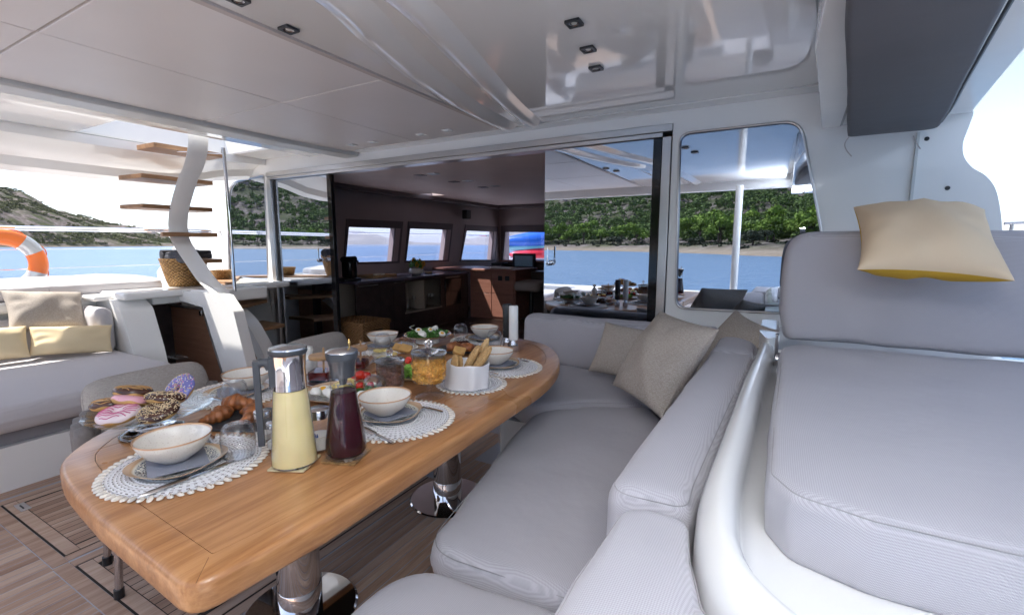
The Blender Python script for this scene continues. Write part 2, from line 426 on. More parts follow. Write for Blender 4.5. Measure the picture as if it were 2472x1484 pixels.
def wicker(name, a, b_):
    m, t, b = mat(name); c = noi(t, geo(t), 130, 2); tc = t.nodes.new('ShaderNodeTexCoord'); sp = t.nodes.new('ShaderNodeSeparateXYZ'); t.links.new(tc.outputs['Object'], sp.inputs[0])
    def mth(op, x, y=None):
        n = t.nodes.new('ShaderNodeMath'); n.operation = op
        for i, q in enumerate((x, y)):
            if q is None: continue
            if isinstance(q, (int, float)): n.inputs[i].default_value = q
            else: t.links.new(q, n.inputs[i])
        return n.outputs[0]
    an = mth('ARCTAN2', sp.outputs[1], sp.outputs[0]) if name[0] == 'h' else mth('MULTIPLY', mth('ADD', sp.outputs[0], sp.outputs[1]), 5.5)
    wv = mth('MULTIPLY', mth('SINE', mth('MULTIPLY', an, 26)), mth('SINE', mth('MULTIPLY', sp.outputs[2], 2*PI/.030)))
    fw = mth('ADD', mth('MULTIPLY', wv, .16), c)
    t.links.new(ramp(t, fw, [(.34, a), (.66, b_)]), b.inputs['Base Color']); bump(t, b, wv, .9, .006)
    b.inputs['Roughness'].default_value = .55; return m
M_['wick'] = wicker('honey_wicker', (.17,.08,.022), (.44,.25,.085)); M_['wickd'] = wicker('brown_wicker', (.11,.052,.018), (.30,.155,.055))

def fresnel(t):
    # a pane or shell reflects alike from both its faces
    g = t.nodes.new('ShaderNodeNewGeometry'); mr = t.nodes.new('ShaderNodeMapRange'); mr.inputs[3].default_value = 1.5; mr.inputs[4].default_value = 1/1.5
    t.links.new(g.outputs['Backfacing'], mr.inputs[0]); fr = t.nodes.new('ShaderNodeFresnel'); t.links.new(mr.outputs[0], fr.inputs[0]); return fr
def glass(name, tint=(1,1,1), edge=.25, rough=0):
    m, t, b = mat(name); t.nodes.remove(b); out = t.nodes['Material Output']
    tr = t.nodes.new('ShaderNodeBsdfTransparent'); gl = t.nodes.new('ShaderNodeBsdfGlossy'); gl.inputs['Roughness'].default_value = rough
    gl.inputs['Color'].default_value = (.95,.97,1,1)
    lw = t.nodes.new('ShaderNodeLayerWeight'); lw.inputs[0].default_value = .5
    r = ramp(t, lw.outputs['Facing'], [(0, tint), (.75, tuple(c*.93 for c in tint)), (1, tuple(c*(1-edge) for c in tint))]); t.links.new(r, tr.inputs[0])
    fr = fresnel(t)
    mx = t.nodes.new('ShaderNodeMixShader'); t.links.new(fr.outputs[0], mx.inputs[0]); t.links.new(tr.outputs[0], mx.inputs[1]); t.links.new(gl.outputs[0], mx.inputs[2])
    t.links.new(mx.outputs[0], out.inputs[0]); return m
M_['glass'] = glass('clear_glass', edge=.68)
def solid_glass():
    m, t, b = mat('solid_glass'); b.inputs['Base Color'].default_value = (.97,.98,1,1); b.inputs['Roughness'].default_value = 0; b.inputs['IOR'].default_value = 1.48; b.inputs['Transmission Weight'].default_value = 1; return m
M_['sglass'] = solid_glass()
M_['aqua'] = glass('pale_aqua_glass', (.93,.97,.97), .55)
def mirror_glass(name, refl, thru, fac):
    m, t, b = mat(name); t.nodes.remove(b); out = t.nodes['Material Output']
    tr = t.nodes.new('ShaderNodeBsdfTransparent'); tr.inputs[0].default_value = (*thru, 1)
    gl = t.nodes.new('ShaderNodeBsdfGlossy'); gl.inputs['Roughness'].default_value = 0; gl.inputs['Color'].default_value = (*refl, 1)
    fr = fresnel(t)
    a = t.nodes.new('ShaderNodeMath'); a.operation = 'MULTIPLY_ADD'; a.inputs[1].default_value = 1-fac; a.inputs[2].default_value = fac; t.links.new(fr.outputs[0], a.inputs[0])
    mx = t.nodes.new('ShaderNodeMixShader'); t.links.new(a.outputs[0], mx.inputs[0]); t.links.new(tr.outputs[0], mx.inputs[1]); t.links.new(gl.outputs[0], mx.inputs[2])
    t.links.new(mx.outputs[0], out.inputs[0]); return m
M_['tint'] = mirror_glass('reflective_tinted_glass', (.76,.84,.97), (.10,.10,.12), .70)
M_['clearpane'] = mirror_glass('window_pane', (.9,.9,1), (.80,.82,.92), .03)
def liquid(name, col, rough=.05):
    m, t, b = mat(name); co = geo(t); f = noi(t, co, 8, 2)
    t.links.new(ramp(t, f, [(.2, tuple(c*.9 for c in col)), (.8, tuple(min(1, c*1.1) for c in col))]), b.inputs['Base Color'])
    b.inputs['Roughness'].default_value = rough; b.inputs['Coat Weight'].default_value = .6; b.inputs['Coat Roughness'].default_value = .02
    b.inputs['Subsurface Weight'].default_value = .3 if col[1] > .1 else 0; b.inputs['Subsurface Radius'].default_value = (.02,.015,.005); b.inputs['Coat Weight'].default_value = 0; b.inputs['Specular IOR Level'].default_value = .15; return m
M_['lemon'] = liquid('lemonade', (.80,.68,.36)); M_['berry'] = liquid('dark_berry_juice', (.030,.002,.006))
def bowlmat():
    m, t, b = mat('glazed_stoneware'); tc = t.nodes.new('ShaderNodeTexCoord'); sp = t.nodes.new('ShaderNodeSeparateXYZ'); t.links.new(tc.outputs['Object'], sp.inputs[0])
    cr = ramp(t, sp.outputs[2], [(0, (.70,.66,.60)), (.9, (.72,.68,.62)), (.96, (.52,.30,.16)), (1, (.48,.26,.13))])
    # object z is divided by the rim height so that only the lip takes the brown glaze
    mp = t.nodes.new('ShaderNodeMapRange'); mp.inputs[1].default_value = 0; mp.inputs[2].default_value = .066; t.links.new(sp.outputs[2], mp.inputs[0])
    t.links.new(mp.outputs[0], cr.node.inputs[0])
    sp2 = noi(t, tc.outputs['Object'], 260, 3); sk = ramp(t, sp2, [(.30, (.72,.67,.60)), (.42, (1,1,1))])
    mx = t.nodes.new('ShaderNodeMixRGB'); mx.blend_type = 'MULTIPLY'; mx.inputs[0].default_value = .8; t.links.new(cr, mx.inputs[1]); t.links.new(sk, mx.inputs[2])
    t.links.new(mx.outputs[0], b.inputs['Base Color']); b.inputs['Roughness'].default_value = .22; b.inputs['Coat Weight'].default_value = .3; return m
M_['bowl'] = bowlmat()
def platemat(name, R):
    m, t, b = mat(name); tc = t.nodes.new('ShaderNodeTexCoord'); ln = t.nodes.new('ShaderNodeVectorMath'); ln.operation = 'LENGTH'
    mpz = t.nodes.new('ShaderNodeMapping'); mpz.inputs['Scale'].default_value = (1, 1, 0); t.links.new(tc.outputs['Object'], mpz.inputs[0]); t.links.new(mpz.outputs[0], ln.inputs[0])
    mr = t.nodes.new('ShaderNodeMapRange'); mr.inputs[2].default_value = R; t.links.new(ln.outputs['Value'], mr.inputs[0])
    base = ramp(t, mr.outputs[0], [(0, (.70,.68,.60)), (.90, (.70,.68,.58)), (.955, (.55,.36,.20)), (1, (.60,.42,.28))])
    band = ramp(t, mr.outputs[0], [(.55, (0,0,0)), (.60, (1,1,1)), (.86, (1,1,1)), (.90, (0,0,0))])
    wv = t.nodes.new('ShaderNodeTexWave'); wv.wave_type = 'RINGS'; wv.inputs['Scale'].default_value = 42; wv.inputs['Distortion'].default_value = 14; wv.inputs['Detail'].default_value = 2; wv.inputs['Detail Scale'].default_value = 2.5
    t.links.new(tc.outputs['Object'], wv.inputs['Vector'])
    pt = ramp(t, wv.outputs['Fac'], [(.62, (0,0,0)), (.70, (1,1,1))])
    mu = t.nodes.new('ShaderNodeMixRGB'); mu.blend_type = 'MULTIPLY'; mu.inputs[0].default_value = 1; t.links.new(band, mu.inputs[1]); t.links.new(pt, mu.inputs[2])
    mx = t.nodes.new('ShaderNodeMixRGB'); t.links.new(mu.outputs[0], mx.inputs[0]); t.links.new(base, mx.inputs[1]); mx.inputs[2].default_value = (.05,.07,.14,1)
    t.links.new(mx.outputs[0], b.inputs['Base Color']); b.inputs['Roughness'].default_value = .2; b.inputs['Coat Weight'].default_value = .3; return m
M_['plate'] = platemat('patterned_plate', .098); M_['oval'] = platemat('patterned_platter', .15)
# ------------------------------------------------------------------ sea, land, far shore
WZ = -1.45
def water_mat():
    m, t, b = mat('sea_water')
    n = t.nodes.new('ShaderNodeNewGeometry'); 
    big = noi(t, geo(t, (.012,.012,.012)), 1, 3)
    t.links.new(ramp(t, big, [(.3, (.065,.13,.225)), (.7, (.09,.165,.28))]), b.inputs['Base Color'])
    b.inputs['Roughness'].default_value = .28; b.inputs['IOR'].default_value = 1.33; b.inputs['Specular IOR Level'].default_value = .36
    a = noi(t, geo(t, (1.1,2.0,1)), 1.0, 5, .6); c = noi(t, geo(t, (.18,.3,1)), 1, 3)
    ad = t.nodes.new('ShaderNodeMath'); ad.operation = 'ADD'; t.links.new(a, ad.inputs[0]); t.links.new(c, ad.inputs[1])
    bump(t, b, ad.outputs[0], 1, .55); return m
mb = MB(); R = [0, 3, 10, 40, 150, 600, 2500, 9000, 30000]; n = 64
vs = [(0, 0, WZ)]; fs = []
for r in R[1:]:
    for i in range(n): vs.append((r*math.cos(2*PI*i/n), r*math.sin(2*PI*i/n), WZ))
for i in range(n): fs.append((0, 1+i, 1+(i+1) % n))
for k in range(len(R)-2):
    for i in range(n): j = (i+1) % n; fs.append((1+k*n+i, 1+(k+1)*n+i, 1+(k+1)*n+j, 1+k*n+j))
mb.add(vs, fs); props(mb.build('sea', water_mat(), smooth=False), kind='structure')

def lerp_tab(tab, x):
    if x <= tab[0][0]: return tab[0][1]
    for (a, va), (b, vb) in zip(tab, tab[1:]):
        if x <= b: return va+(vb-va)*(x-a)/(b-a)
    return tab[-1][1]
# azimuth counted from the bow round over port: distance of the water's edge and height of the skyline in degrees
COAST = [(62,950),(66,900),(72,760),(80,640),(95,500),(112,400),(125,330),(140,270),(155,225),(168,165),(176,125),(186,105),(200,110),(225,150),(245,300)]
SKYL = [(61,0),(64.6,.15),(65.8,.75),(67.2,1.5),(69.8,2.0),(71.6,2.55),(73.4,3.25),(75.1,4.2),(76.6,4.7),(79,5.8),(88,8),(110,9.5),(150,9.0),(170,7.6),(186,7.0),(200,6.5),(225,4),(245,0)]
def land(phi, s):
    """height above the water s metres inland"""
    d0 = lerp_tab(COAST, phi); far = 650 if phi > 90 else 480
    Ht = math.tan(math.radians(lerp_tab(SKYL, phi)))*(d0+far*.92)
    bank = 2.6*min(1, max(0, s)/22) if phi > 110 else 4*min(1, max(0, s)/8)
    u = min(1, max(0, s-30)/far); e = u*u*(3-2*u) if phi > 110 else u**.72*(2-u)**.6*.92
    x, y = -math.sin(math.radians(phi))*(d0+s), math.cos(math.radians(phi))*(d0+s)
    nz = noise.fractal(Vector((x/95, y/95, 3)), 1, 2, 5)
    fn = noise.fractal(Vector((x/14, y/14, 9)), 1, 2, 3)
    k = min(1, Ht/25)
    return max(-.5 if s < 1 else .15, bank*min(1,k*2) + Ht*e*(1+.16*nz) + k*(nz*5*min(1, u*6)+fn*1.3*min(1, s/60)) - max(0, s-far)*.05), x, y
def hill_mat():
    m, t, b = mat('hill_ground')
    n1 = noi(t, geo(t, (.03,.03,.05)), 1, 6, .65); n2 = noi(t, geo(t, (.22,.22,.4)), 1, 6, .7)
    rock = ramp(t, n2, [(.35, (.06,.047,.042)), (.52, (.12,.10,.096)), (.68, (.20,.178,.178))]); scrub = ramp(t, n2, [(.35, (.02,.028,.014)), (.6, (.055,.06,.025)), (.75, (.10,.095,.045))])
    mx = t.nodes.new('ShaderNodeMixRGB'); t.links.new(ramp(t, n1, [(.44, (0,0,0)), (.56, (1,1,1))]), mx.inputs[0]); t.links.new(rock, mx.inputs[1]); t.links.new(scrub, mx.inputs[2])
    g = t.nodes.new('ShaderNodeNewGeometry'); sp = t.nodes.new('ShaderNodeSeparateXYZ'); t.links.new(g.outputs['Position'], sp.inputs[0])
    mr = t.nodes.new('ShaderNodeMapRange'); mr.inputs[1].default_value = WZ+.8; mr.inputs[2].default_value = WZ+2.6; t.links.new(sp.outputs[2], mr.inputs[0])
    m2 = t.nodes.new('ShaderNodeMixRGB'); t.links.new(mr.outputs[0], m2.inputs[0]); t.links.new(ramp(t, n2, [(.3, (.17,.135,.105)), (.7, (.24,.20,.16))]), m2.inputs[1]); t.links.new(mx.outputs[0], m2.inputs[2])
    t.links.new(m2.outputs[0], b.inputs['Base Color']); b.inputs['Roughness'].default_value = .95; b.inputs['Specular IOR Level'].default_value = .1
    bump(t, b, n2, 1, 1.2); return m
phis = np.concatenate([np.arange(61, 82, .22), np.arange(82, 246, .8)]); ss = [-12, -2, 0, 4, 10, 20, 30, 42, 56, 72, 90, 110, 132, 156, 182, 210, 240, 272, 306, 342, 380, 420, 462, 506, 552, 600, 660, 760, 900]
vs = []; fs = []; ns = len(ss)
for ph in phis:
    for s_ in ss:
        h, x, y = land(float(ph), s_); vs.append((x, y, WZ+h-(1.2 if s_ < 0 else 0)))
for i in range(len(phis)-1):
    for k in range(ns-1): fs.append((i*ns+k, (i+1)*ns+k, (i+1)*ns+k+1, i*ns+k+1))
props(MB().add(vs, fs).build('hills', hill_mat(), fix=False, angle=180), kind='structure')

def foliage_mat(name, dark, light, vs_=.25):
    m, t, b = mat(name); a = noi(t, geo(t), vs_, 5, .7)
    t.links.new(ramp(t, a, [(.3, dark), (.7, light)]), b.inputs['Base Color']); b.inputs['Roughness'].default_value = .8; b.inputs['Specular IOR Level'].default_value = .2
    b.inputs['Subsurface Weight'].default_value = 0; return m
F_pine = foliage_mat('pine_foliage', (.035,.07,.014), (.11,.165,.032)); F_row = foliage_mat('bright_pine_foliage', (.07,.135,.018), (.22,.31,.045), .5); F_scrub = foliage_mat('scrub_foliage', (.022,.032,.012), (.12,.125,.035), .09)
F_grey = foliage_mat('tamarisk_foliage', (.03,.04,.024), (.07,.08,.045)); M_bark = simple('bark', (.09,.06,.045), .9)
rng = np.random.RandomState(3)
def clumps(cs, rx, rz, k, size, rng):
    """k small leaf-clump triangles in the shell of an ellipsoid round each centre, lumpy"""
    n = len(cs); d = rng.normal(size=(n, k, 3)); d /= np.linalg.norm(d, axis=2, keepdims=True); d[:, :, 2] = np.abs(d[:, :, 2])*1.1-.35
    lump = 1+.28*np.sin(d[:, :, 0]*5+cs[:, None, 0])*np.sin(d[:, :, 1]*6+cs[:, None, 1])
    rr = (rng.uniform(.55, 1, size=(n, k))*lump)[:, :, None]
    c = cs[:, None, :]+d*rr*np.stack([rx, rx, rz], 1)[:, None, :]
    sz = (size[:, None]*rng.uniform(.5, 1.2, size=(n, k)))[:, :, None]
    a = rng.normal(size=(n, k, 3)); a /= np.linalg.norm(a, axis=2, keepdims=True)
    nn = d+.5*rng.normal(size=(n, k, 3)); u = np.cross(nn, a); u /= np.linalg.norm(u, axis=2, keepdims=True)+1e-9; v = np.cross(nn, u); v /= np.linalg.norm(v, axis=2, keepdims=True)+1e-9
    p = np.stack([c+u*sz, c-.5*u*sz+.87*v*sz, c-.5*u*sz-.87*v*sz], 2).reshape(-1, 3)
    return p
def tri_mesh(name, p, mat_, parent=None):
    me = bpy.data.meshes.new(name); n = len(p)
    me.vertices.add(n); me.vertices.foreach_set('co', p.astype(np.float32).ravel()); me.loops.add(n); me.loops.foreach_set('vertex_index', np.arange(n, dtype=np.int32))
    me.polygons.add(n//3); me.polygons.foreach_set('loop_start', np.arange(0, n, 3, dtype=np.int32)); me.update(calc_edges=True); me.materials.append(mat_)
    return me
def scatter(n, p0, p1, s0, s1, rng, thin=None):
    out = []
    while len(out) < n:
        ph = rng.uniform(p0, p1); u = rng.uniform(); s_ = s0+(s1-s0)*u
        d = lerp_tab(COAST, ph)+s_
        if rng.uniform() > d/1500+.35: continue
        h, x, y = land(ph, s_)
        if thin is not None and noise.noise(Vector((x/thin, y/thin, 1))) < -.12+rng.uniform()*.1: continue
        out.append((x, y, WZ+h))
    return np.array(out)
cs = scatter(8500, 86, 205, 60, 560, rng, None); hh = rng.uniform(3.0, 5.2, len(cs)); cs[:, 2] += hh*.75
props(link(bpy.data.objects.new('pine_woods', tri_mesh('pine_woods', clumps(cs, rng.uniform(2.6, 5, len(cs)), hh, 80, np.full(len(cs), .95), rng), F_pine))), 'dense green pine wood covering the slope behind the beach', 'wood', kind='stuff')
cs = scatter(6500, 62.5, 90, 6, 470, rng, 40); cs[:, 2] += .6
props(link(bpy.data.objects.new('hill_shrubs', tri_mesh('hill_shrubs', clumps(cs, rng.uniform(1.2, 3.4, len(cs)), rng.uniform(.9, 2.4, len(cs)), 50, np.full(len(cs), .8), rng), F_scrub))), 'olive shrubs scattered over the rocky hillside', 'shrubs', kind='stuff')
cs = scatter(700, 100, 215, 14, 70, rng, None); cs[:, 2] += .2
props(link(bpy.data.objects.new('beach_scrub', tri_mesh('beach_scrub', clumps(cs, rng.uniform(.6, 1.8, len(cs)), rng.uniform(.4, 1.2, len(cs)), 30, np.full(len(cs), .45), rng), F_grey))), 'low grey green scrub behind the beach', 'scrub', kind='stuff')
# the front row of single trees
def tree_meshes(seed, pine):
    r = np.random.RandomState(seed); q = 9
    cc = np.stack([r.normal(size=q)*1.5, r.normal(size=q)*1.5, r.uniform(3.0, 6.8, q) if pine else r.uniform(1.2, 2.6, q)], 1)
    p = clumps(cc, r.uniform(1.5, 2.4, q) if pine else r.uniform(1.0, 1.7, q), r.uniform(1.2, 2.0, q) if pine else r.uniform(.7, 1.1, q), 170, np.full(q, .38), r)
    cr = tri_mesh('crown', p, F_row if pine else F_grey)
    m = MB(); top = 5.2 if pine else 1.9
    m.tube(smooth_path([(0,0,-.6), (.15,.1,top*.4), (.0,-.1,top)], 4), [.28-.2*i/8 for i in range(9)], 7)
    for c in cc[:5]: m.tube([(0.05, 0, top*.45), tuple(c*np.array([.5,.5,.85])), tuple(c)], [.1,.07,.03], 5)
    o = m.build('trunk', M_bark, None, fix=False); C.objects.unlink(o); return cr, o.data
TM = [tree_meshes(11, True), tree_meshes(12, True), tree_meshes(13, False), tree_meshes(14, False)]
r_ = random.Random(5)
spots = [(ph+r_.uniform(-.8, .8), r_.uniform(46, 62), r_.choice((0, 1))) for ph in np.arange(118, 190, 1.7)]+[(ph+r_.uniform(-1.5, 1.5), r_.uniform(20, 32), r_.choice((2, 3))) for ph in np.arange(121, 190, 7)]
for ph, s_, k in spots:
    h, x, y = land(ph, s_); pine = k < 2
    t_ = empty('pine_tree' if pine else 'tamarisk_tree', (x, y, WZ+h-.2), 'tall bright green pine at the front edge of the shore wood' if pine else 'low grey green tree standing alone on the beach bank', 'tree', 'pines along the edge of the wood' if pine else 'grey trees along the beach')
    t_.rotation_euler.z = r_.uniform(0, 6.3); q = r_.uniform(1.0, 1.75); t_.scale = (q, q, q*r_.uniform(.85, 1.15))
    shared('crown', TM[k][0], t_); shared('trunk', TM[k][1], t_)
# far mountains across the gulf, seen past the saloon windows
vs = []; fs = []; k = 0
for i, ph in enumerate(np.arange(-40, 60, 1.0)):
    a = math.radians(ph); e = (1.0+1.2*noise.noise(Vector((ph*.09, 2, 5)))+.35*noise.noise(Vector((ph*.4, 2, 5))))*min(1, max(0, (60-ph)/12))
    for d, h in ((10500, 0), (12000, max(.05, e))): vs.append((-math.sin(a)*d, math.cos(a)*d, WZ+math.tan(math.radians(h))*d-(5 if h == 0 else 0)))
    vs.append((-math.sin(a)*14500, math.cos(a)*14500, WZ-5))
for i in range(99):
    for q in range(2): fs.append((i*3+q, (i+1)*3+q, (i+1)*3+q+1, i*3+q+1))
props(MB().add(vs, fs).build('mountains', simple('bare_mountain', (.20,.19,.17), .95, vs=.002, var=.3), fix=False, angle=180), kind='structure')
hz = MB().box((-31000, -31000, WZ-1.0), (31000, 31000, 420)).build('haze', None, smooth=False); props(hz, 'thin sea haze over the gulf', 'haze', kind='stuff')
hm = bpy.data.materials.new('sea_haze'); hm.use_nodes = True; ht = hm.node_tree; ht.nodes.remove(ht.nodes['Principled BSDF']); pv = ht.nodes.new('ShaderNodeVolumePrincipled')
pv.inputs['Color'].default_value = (.88,.92,1,1); pv.inputs['Density'].default_value = 3e-5; ht.links.new(pv.outputs[0], ht.nodes['Material Output'].inputs['Volume']); hz.data.materials.append(hm)
# ------------------------------------------------------------------ hull and deck
WY = 3.14                      # after face of the saloon bulkhead
g = MB(); g.box((-5.75, -2.6, -1.6), (-4.6, 14, -.06)); g.box((-.2, -2.6, -1.6), (2.1, 14, -.06)); g.box((-5.7, -2.6, -.5), (2.1, 14, -.02))
props(g.build('hull', M_['hullwhite'], bevel=.03), 'white catamaran hull under the cockpit deck', 'hull', kind='structure')
deck = props(MB().box((-4.6, -2.6, -.02), (.2, 3.3, .0002)).build('deck', M_['caulk']), kind='structure')
PW = .046
def plank(x0, x1, y0, y1, me={}):
    k = (round(x1-x0, 4), round(y1-y0, 3))
    if k not in me:
        b = MB(); b.box((0, 0, 0), (k[0], k[1], .005)); o = b.build('plank', M_['teak'], None, smooth=False); me[k] = o.data; C.objects.unlink(o)
    shared('plank', me[k], deck, (x0, y0, -.004))
hatches = [(-3.25, -2.49, .648, 1.9), (-2.36, -1.60, .645, 1.9)]
x = -3.42
while x < -.5:
    x1 = x+PW-.0045; cx_ = (x+x1)/2
    cuts = [(-1.4, .0), (.004, .56), (.564, 2.6)] if x < -3.3 or x > -1.5 else [(-1.4, .0), (.004, .56)]
    if x > -1.5: cuts = [(-1.4, .35), (.354, 2.2)]
    hit = [h for h in hatches if h[0]-.06 < cx_ < h[1]+.06]
    if hit:
        h = hit[0]; cuts = [(-1.4, h[2]-.062)]+([(h[2]+.05, h[3])] if h[0]+.045 < x and x1 < h[1]-.045 else [])+[(h[3]+.06, 2.6)]
    elif -3.3 <= x <= -1.5: cuts = [(-1.4, 2.6)]
    for a, b_ in cuts: plank(x, x1, a, b_)
    x += PW
for hx0, hx1, hy0, hy1 in hatches:
    MB().box((hx0-.008, hy0-.008, -.004), (hx1+.008, hy1, .0006)).build('hatch_gap', M_['gap'], deck, smooth=False)
    for a, b_ in (((hx0, hy0), (hx1, hy0+.046)), ((hx0, hy0+.048), (hx0+.046, hy1)), ((hx1-.046, hy0+.048), (hx1, hy1)), ((hx0-.06, hy0-.058), (hx1+.06, hy0-.010)), ((hx0-.056, hy0-.008), (hx0-.010, hy1)), ((hx1+.010, hy0-.008), (hx1+.056, hy1))):
        MB().box((a[0], a[1], -.001), (b_[0], b_[1], .0022)).build('border_board', M_['teak'], deck, smooth=False)
MB().box((-3.20, .67, .001), (-3.09, .71, .0045)).build('hatch_latch', M_['steel'], deck, bevel=.002)
MB().box((-3.17, .685, .0045), (-3.12, .69, .0065)).build('latch_slot', M_['black'], deck)

# saloon bulkhead with its two windows and the wide door opening
def wy(pts): return [(Py(x, y, WY).x, Py(x, y, WY).z) for x, y in pts]
outer = [(-5.95, 0), (-4.72, 0), (-4.72, 2.01), (-.60, 2.03), (-.60, 0), (.97, 0), (.97, 1.275)]+[tuple(v)[:2] for v in smooth_path([(.965, 1.30, 0), (.945, 1.43, 0), (.915, 1.545, 0), (.872, 1.612, 0), (.82, 1.655, 0), (.785, 1.71, 0), (.776, 1.775, 0), (.788, 1.84, 0), (.80, 1.90, 0)], 5)]+[(.80, 2.3), (-5.60, 2.3), (Py(498, 478, WY).x, 2.05), (Py(498, 478, WY).x, Py(498, 478, WY).z), (Py(378, 655, WY).x, Py(378, 655, WY).z), (Py(378, 655, WY).x, .6)]
lwin = rpoly([(-5.56, .915), (-5.44, 1.97), (-4.755, 2.01), (-4.815, .89)], [.04, .26, .03, .03], 8)
rwin = rpoly([(-.535, .87), (-.56, 1.965), (.085, 1.965), (.225, 1.36), (.24, .882)], [.07, .07, .12, .05, .05], 8)
bw_ = MB().prism(outer, WY, WY+.07, 'y', holes=[lwin, rwin]).build('bulkhead', M_['gel'], bevel=.006)
props(bw_, 'white glossy bulkhead between the cockpit and the saloon', 'bulkhead', kind='structure')
for wn in (lwin, rwin):
    cx0 = sum(p[0] for p in wn)/len(wn); wp = MB().prism([(a-cx0, b_) for a, b_ in wn], .012, .018, 'y').build('window_pane', M_['tint'], bw_, smooth=False); wp.location = (cx0, WY, 0); wp.rotation_euler.z = math.radians(-.6 if cx0 > -2 else 0)
    MB().tube([(x, WY-.001, z) for x, z in wn], .007, 8, closed=True).build('window_gasket', M_['alu'], bw_)
MB().box((.592, WY-.018, .5), (.604, WY+.0, 1.84)).build('seam_strip', M_['greybeam'], bw_)
for x, y in ((2288, 454), (2238, 335)):
    p = Py(x, y, WY-.004); MB().lathe([(.0, -.004), (.009, -.003), (.011, .004)], 12, M=Matrix.Translation(p) @ Matrix.Rotation(-PI/2, 4, 'X')).build('screw_head', M_['black'], bw_)
# door: frame, glass panels
dr = empty('sliding_glass_door', (-2.65, WY, .18), 'wide reflective glass sliding door, pushed open in the middle of the bulkhead', 'door')
def child(o, par): o.parent = par; o.matrix_parent_inverse = Matrix.Translation(-par.location); return o
f = MB(); f.box((-4.72, WY-.012, 1.985), (-.60, WY+.10, 2.03)); f.box((-4.72, WY-.006, 1.955), (-.66, WY+.10, 1.983))
child(f.build('head_rail', M_['alu'], None, bevel=.003), dr)
child(MB().box((-4.72, WY-.01, .10), (-4.66, WY+.10, 1.953)).build('frame_post', M_['alu'], bevel=.003), dr)
child(MB().box((-.66, WY-.01, .10), (-.605, WY+.10, 1.953)).build('frame_post', M_['alu'], bevel=.003), dr)
child(MB().box((-4.66, WY-.02, .13), (-.66, WY+.12, .18)).build('sill', M_['alu'], bevel=.003), dr)
for x0, x1, y_, stile in ((-4.655, -3.83, WY+.035, (-3.83, -3.77)), (-1.49, -.72, WY+.015, (-.718, -.662))):
    p = MB().box((x0-(x0+x1)/2, 0, .001), (x1-(x0+x1)/2, .008, 1.77)).build('glass_panel', M_['tint'], dr, smooth=False); p.location = ((x0+x1)/2+2.65, y_-WY, 0); p.rotation_euler.z = math.radians(-.4 if x1 > -2 else 0)
    q = MB().box((stile[0], y_-.012, .181), (stile[1], y_+.03, 1.953)).build('stile', M_['blackgloss'], None, bevel=.004); child(q, dr)
child(MB().box((-4.655, WY+.03, .181), (-4.63, WY+.05, 1.953)).build('stile', M_['blackgloss'], bevel=.002), dr)
for px, py, sgn in ((772, 628, 1), (1322, 635, 1)):
    c = Py(px, py, WY-.02); h = MB()
    h.lathe([(0, -.02), (.017, -.02), (.02, -.012), (.02, .03)], 16, M=Matrix.Translation(c) @ Matrix.Rotation(-PI/2, 4, 'X'))
    h.tube([c+Vector((-.002, -.012, -.008)), c+Vector((.012, -.022, .0)), c+Vector((.013, -.024, .05)), c+Vector((.013, -.024, .12))], [.009, .009, .008, .008], 8)
    child(h.build('handle', M_['chrome']), dr)

# roof over the cockpit
CZ = 2.10
roof = props(MB().prism([(-5.18, -.62), (.42, -.62), (.62, 1.6), (.80, WY-.002), (-5.18, WY-.002)], 2.16, 2.34, 'z', holes=[rpoly([(-4.86, 1.60), (-4.02, 1.60), (-4.02, 2.80), (-4.86, 2.80)], .06)]).build('roof', M_['gel'], bevel=.02), 'white hard roof over the cockpit', 'roof', kind='structure')
# soft lining of four panels with narrow joints
py_ = [(-.5, .785), (.79, 1.83), (1.835, 3.0)]
for (x0, x1) in ((-3.40, -2.565), (-2.56, -1.775)):
    for y0, y1 in py_: MB().box((x0, y0+.0025, CZ), (x1, y1-.0025, CZ+.05)).build('panel', M_['panel'], roof, bevel=.003)
MB().box((-3.40, -.5, CZ+.012), (-1.775, 3.0, CZ+.055)).build('panel_backing', M_['panel_edge'], roof)
MB().box((-1.774, -.5, CZ-.004), (-1.745, 3.0, CZ+.04)).build('edge_strip', M_['panel_edge'], roof)
MB().prism([(-3.60, -.55), (-3.41, -.55), (-3.41, 2.4), (-3.34, WY-.01), (-3.52, WY-.01), (-3.60, 2.4)], CZ-.03, CZ+.05, 'z').build('lining_trim', M_['greybeam'], roof, bevel=.012)
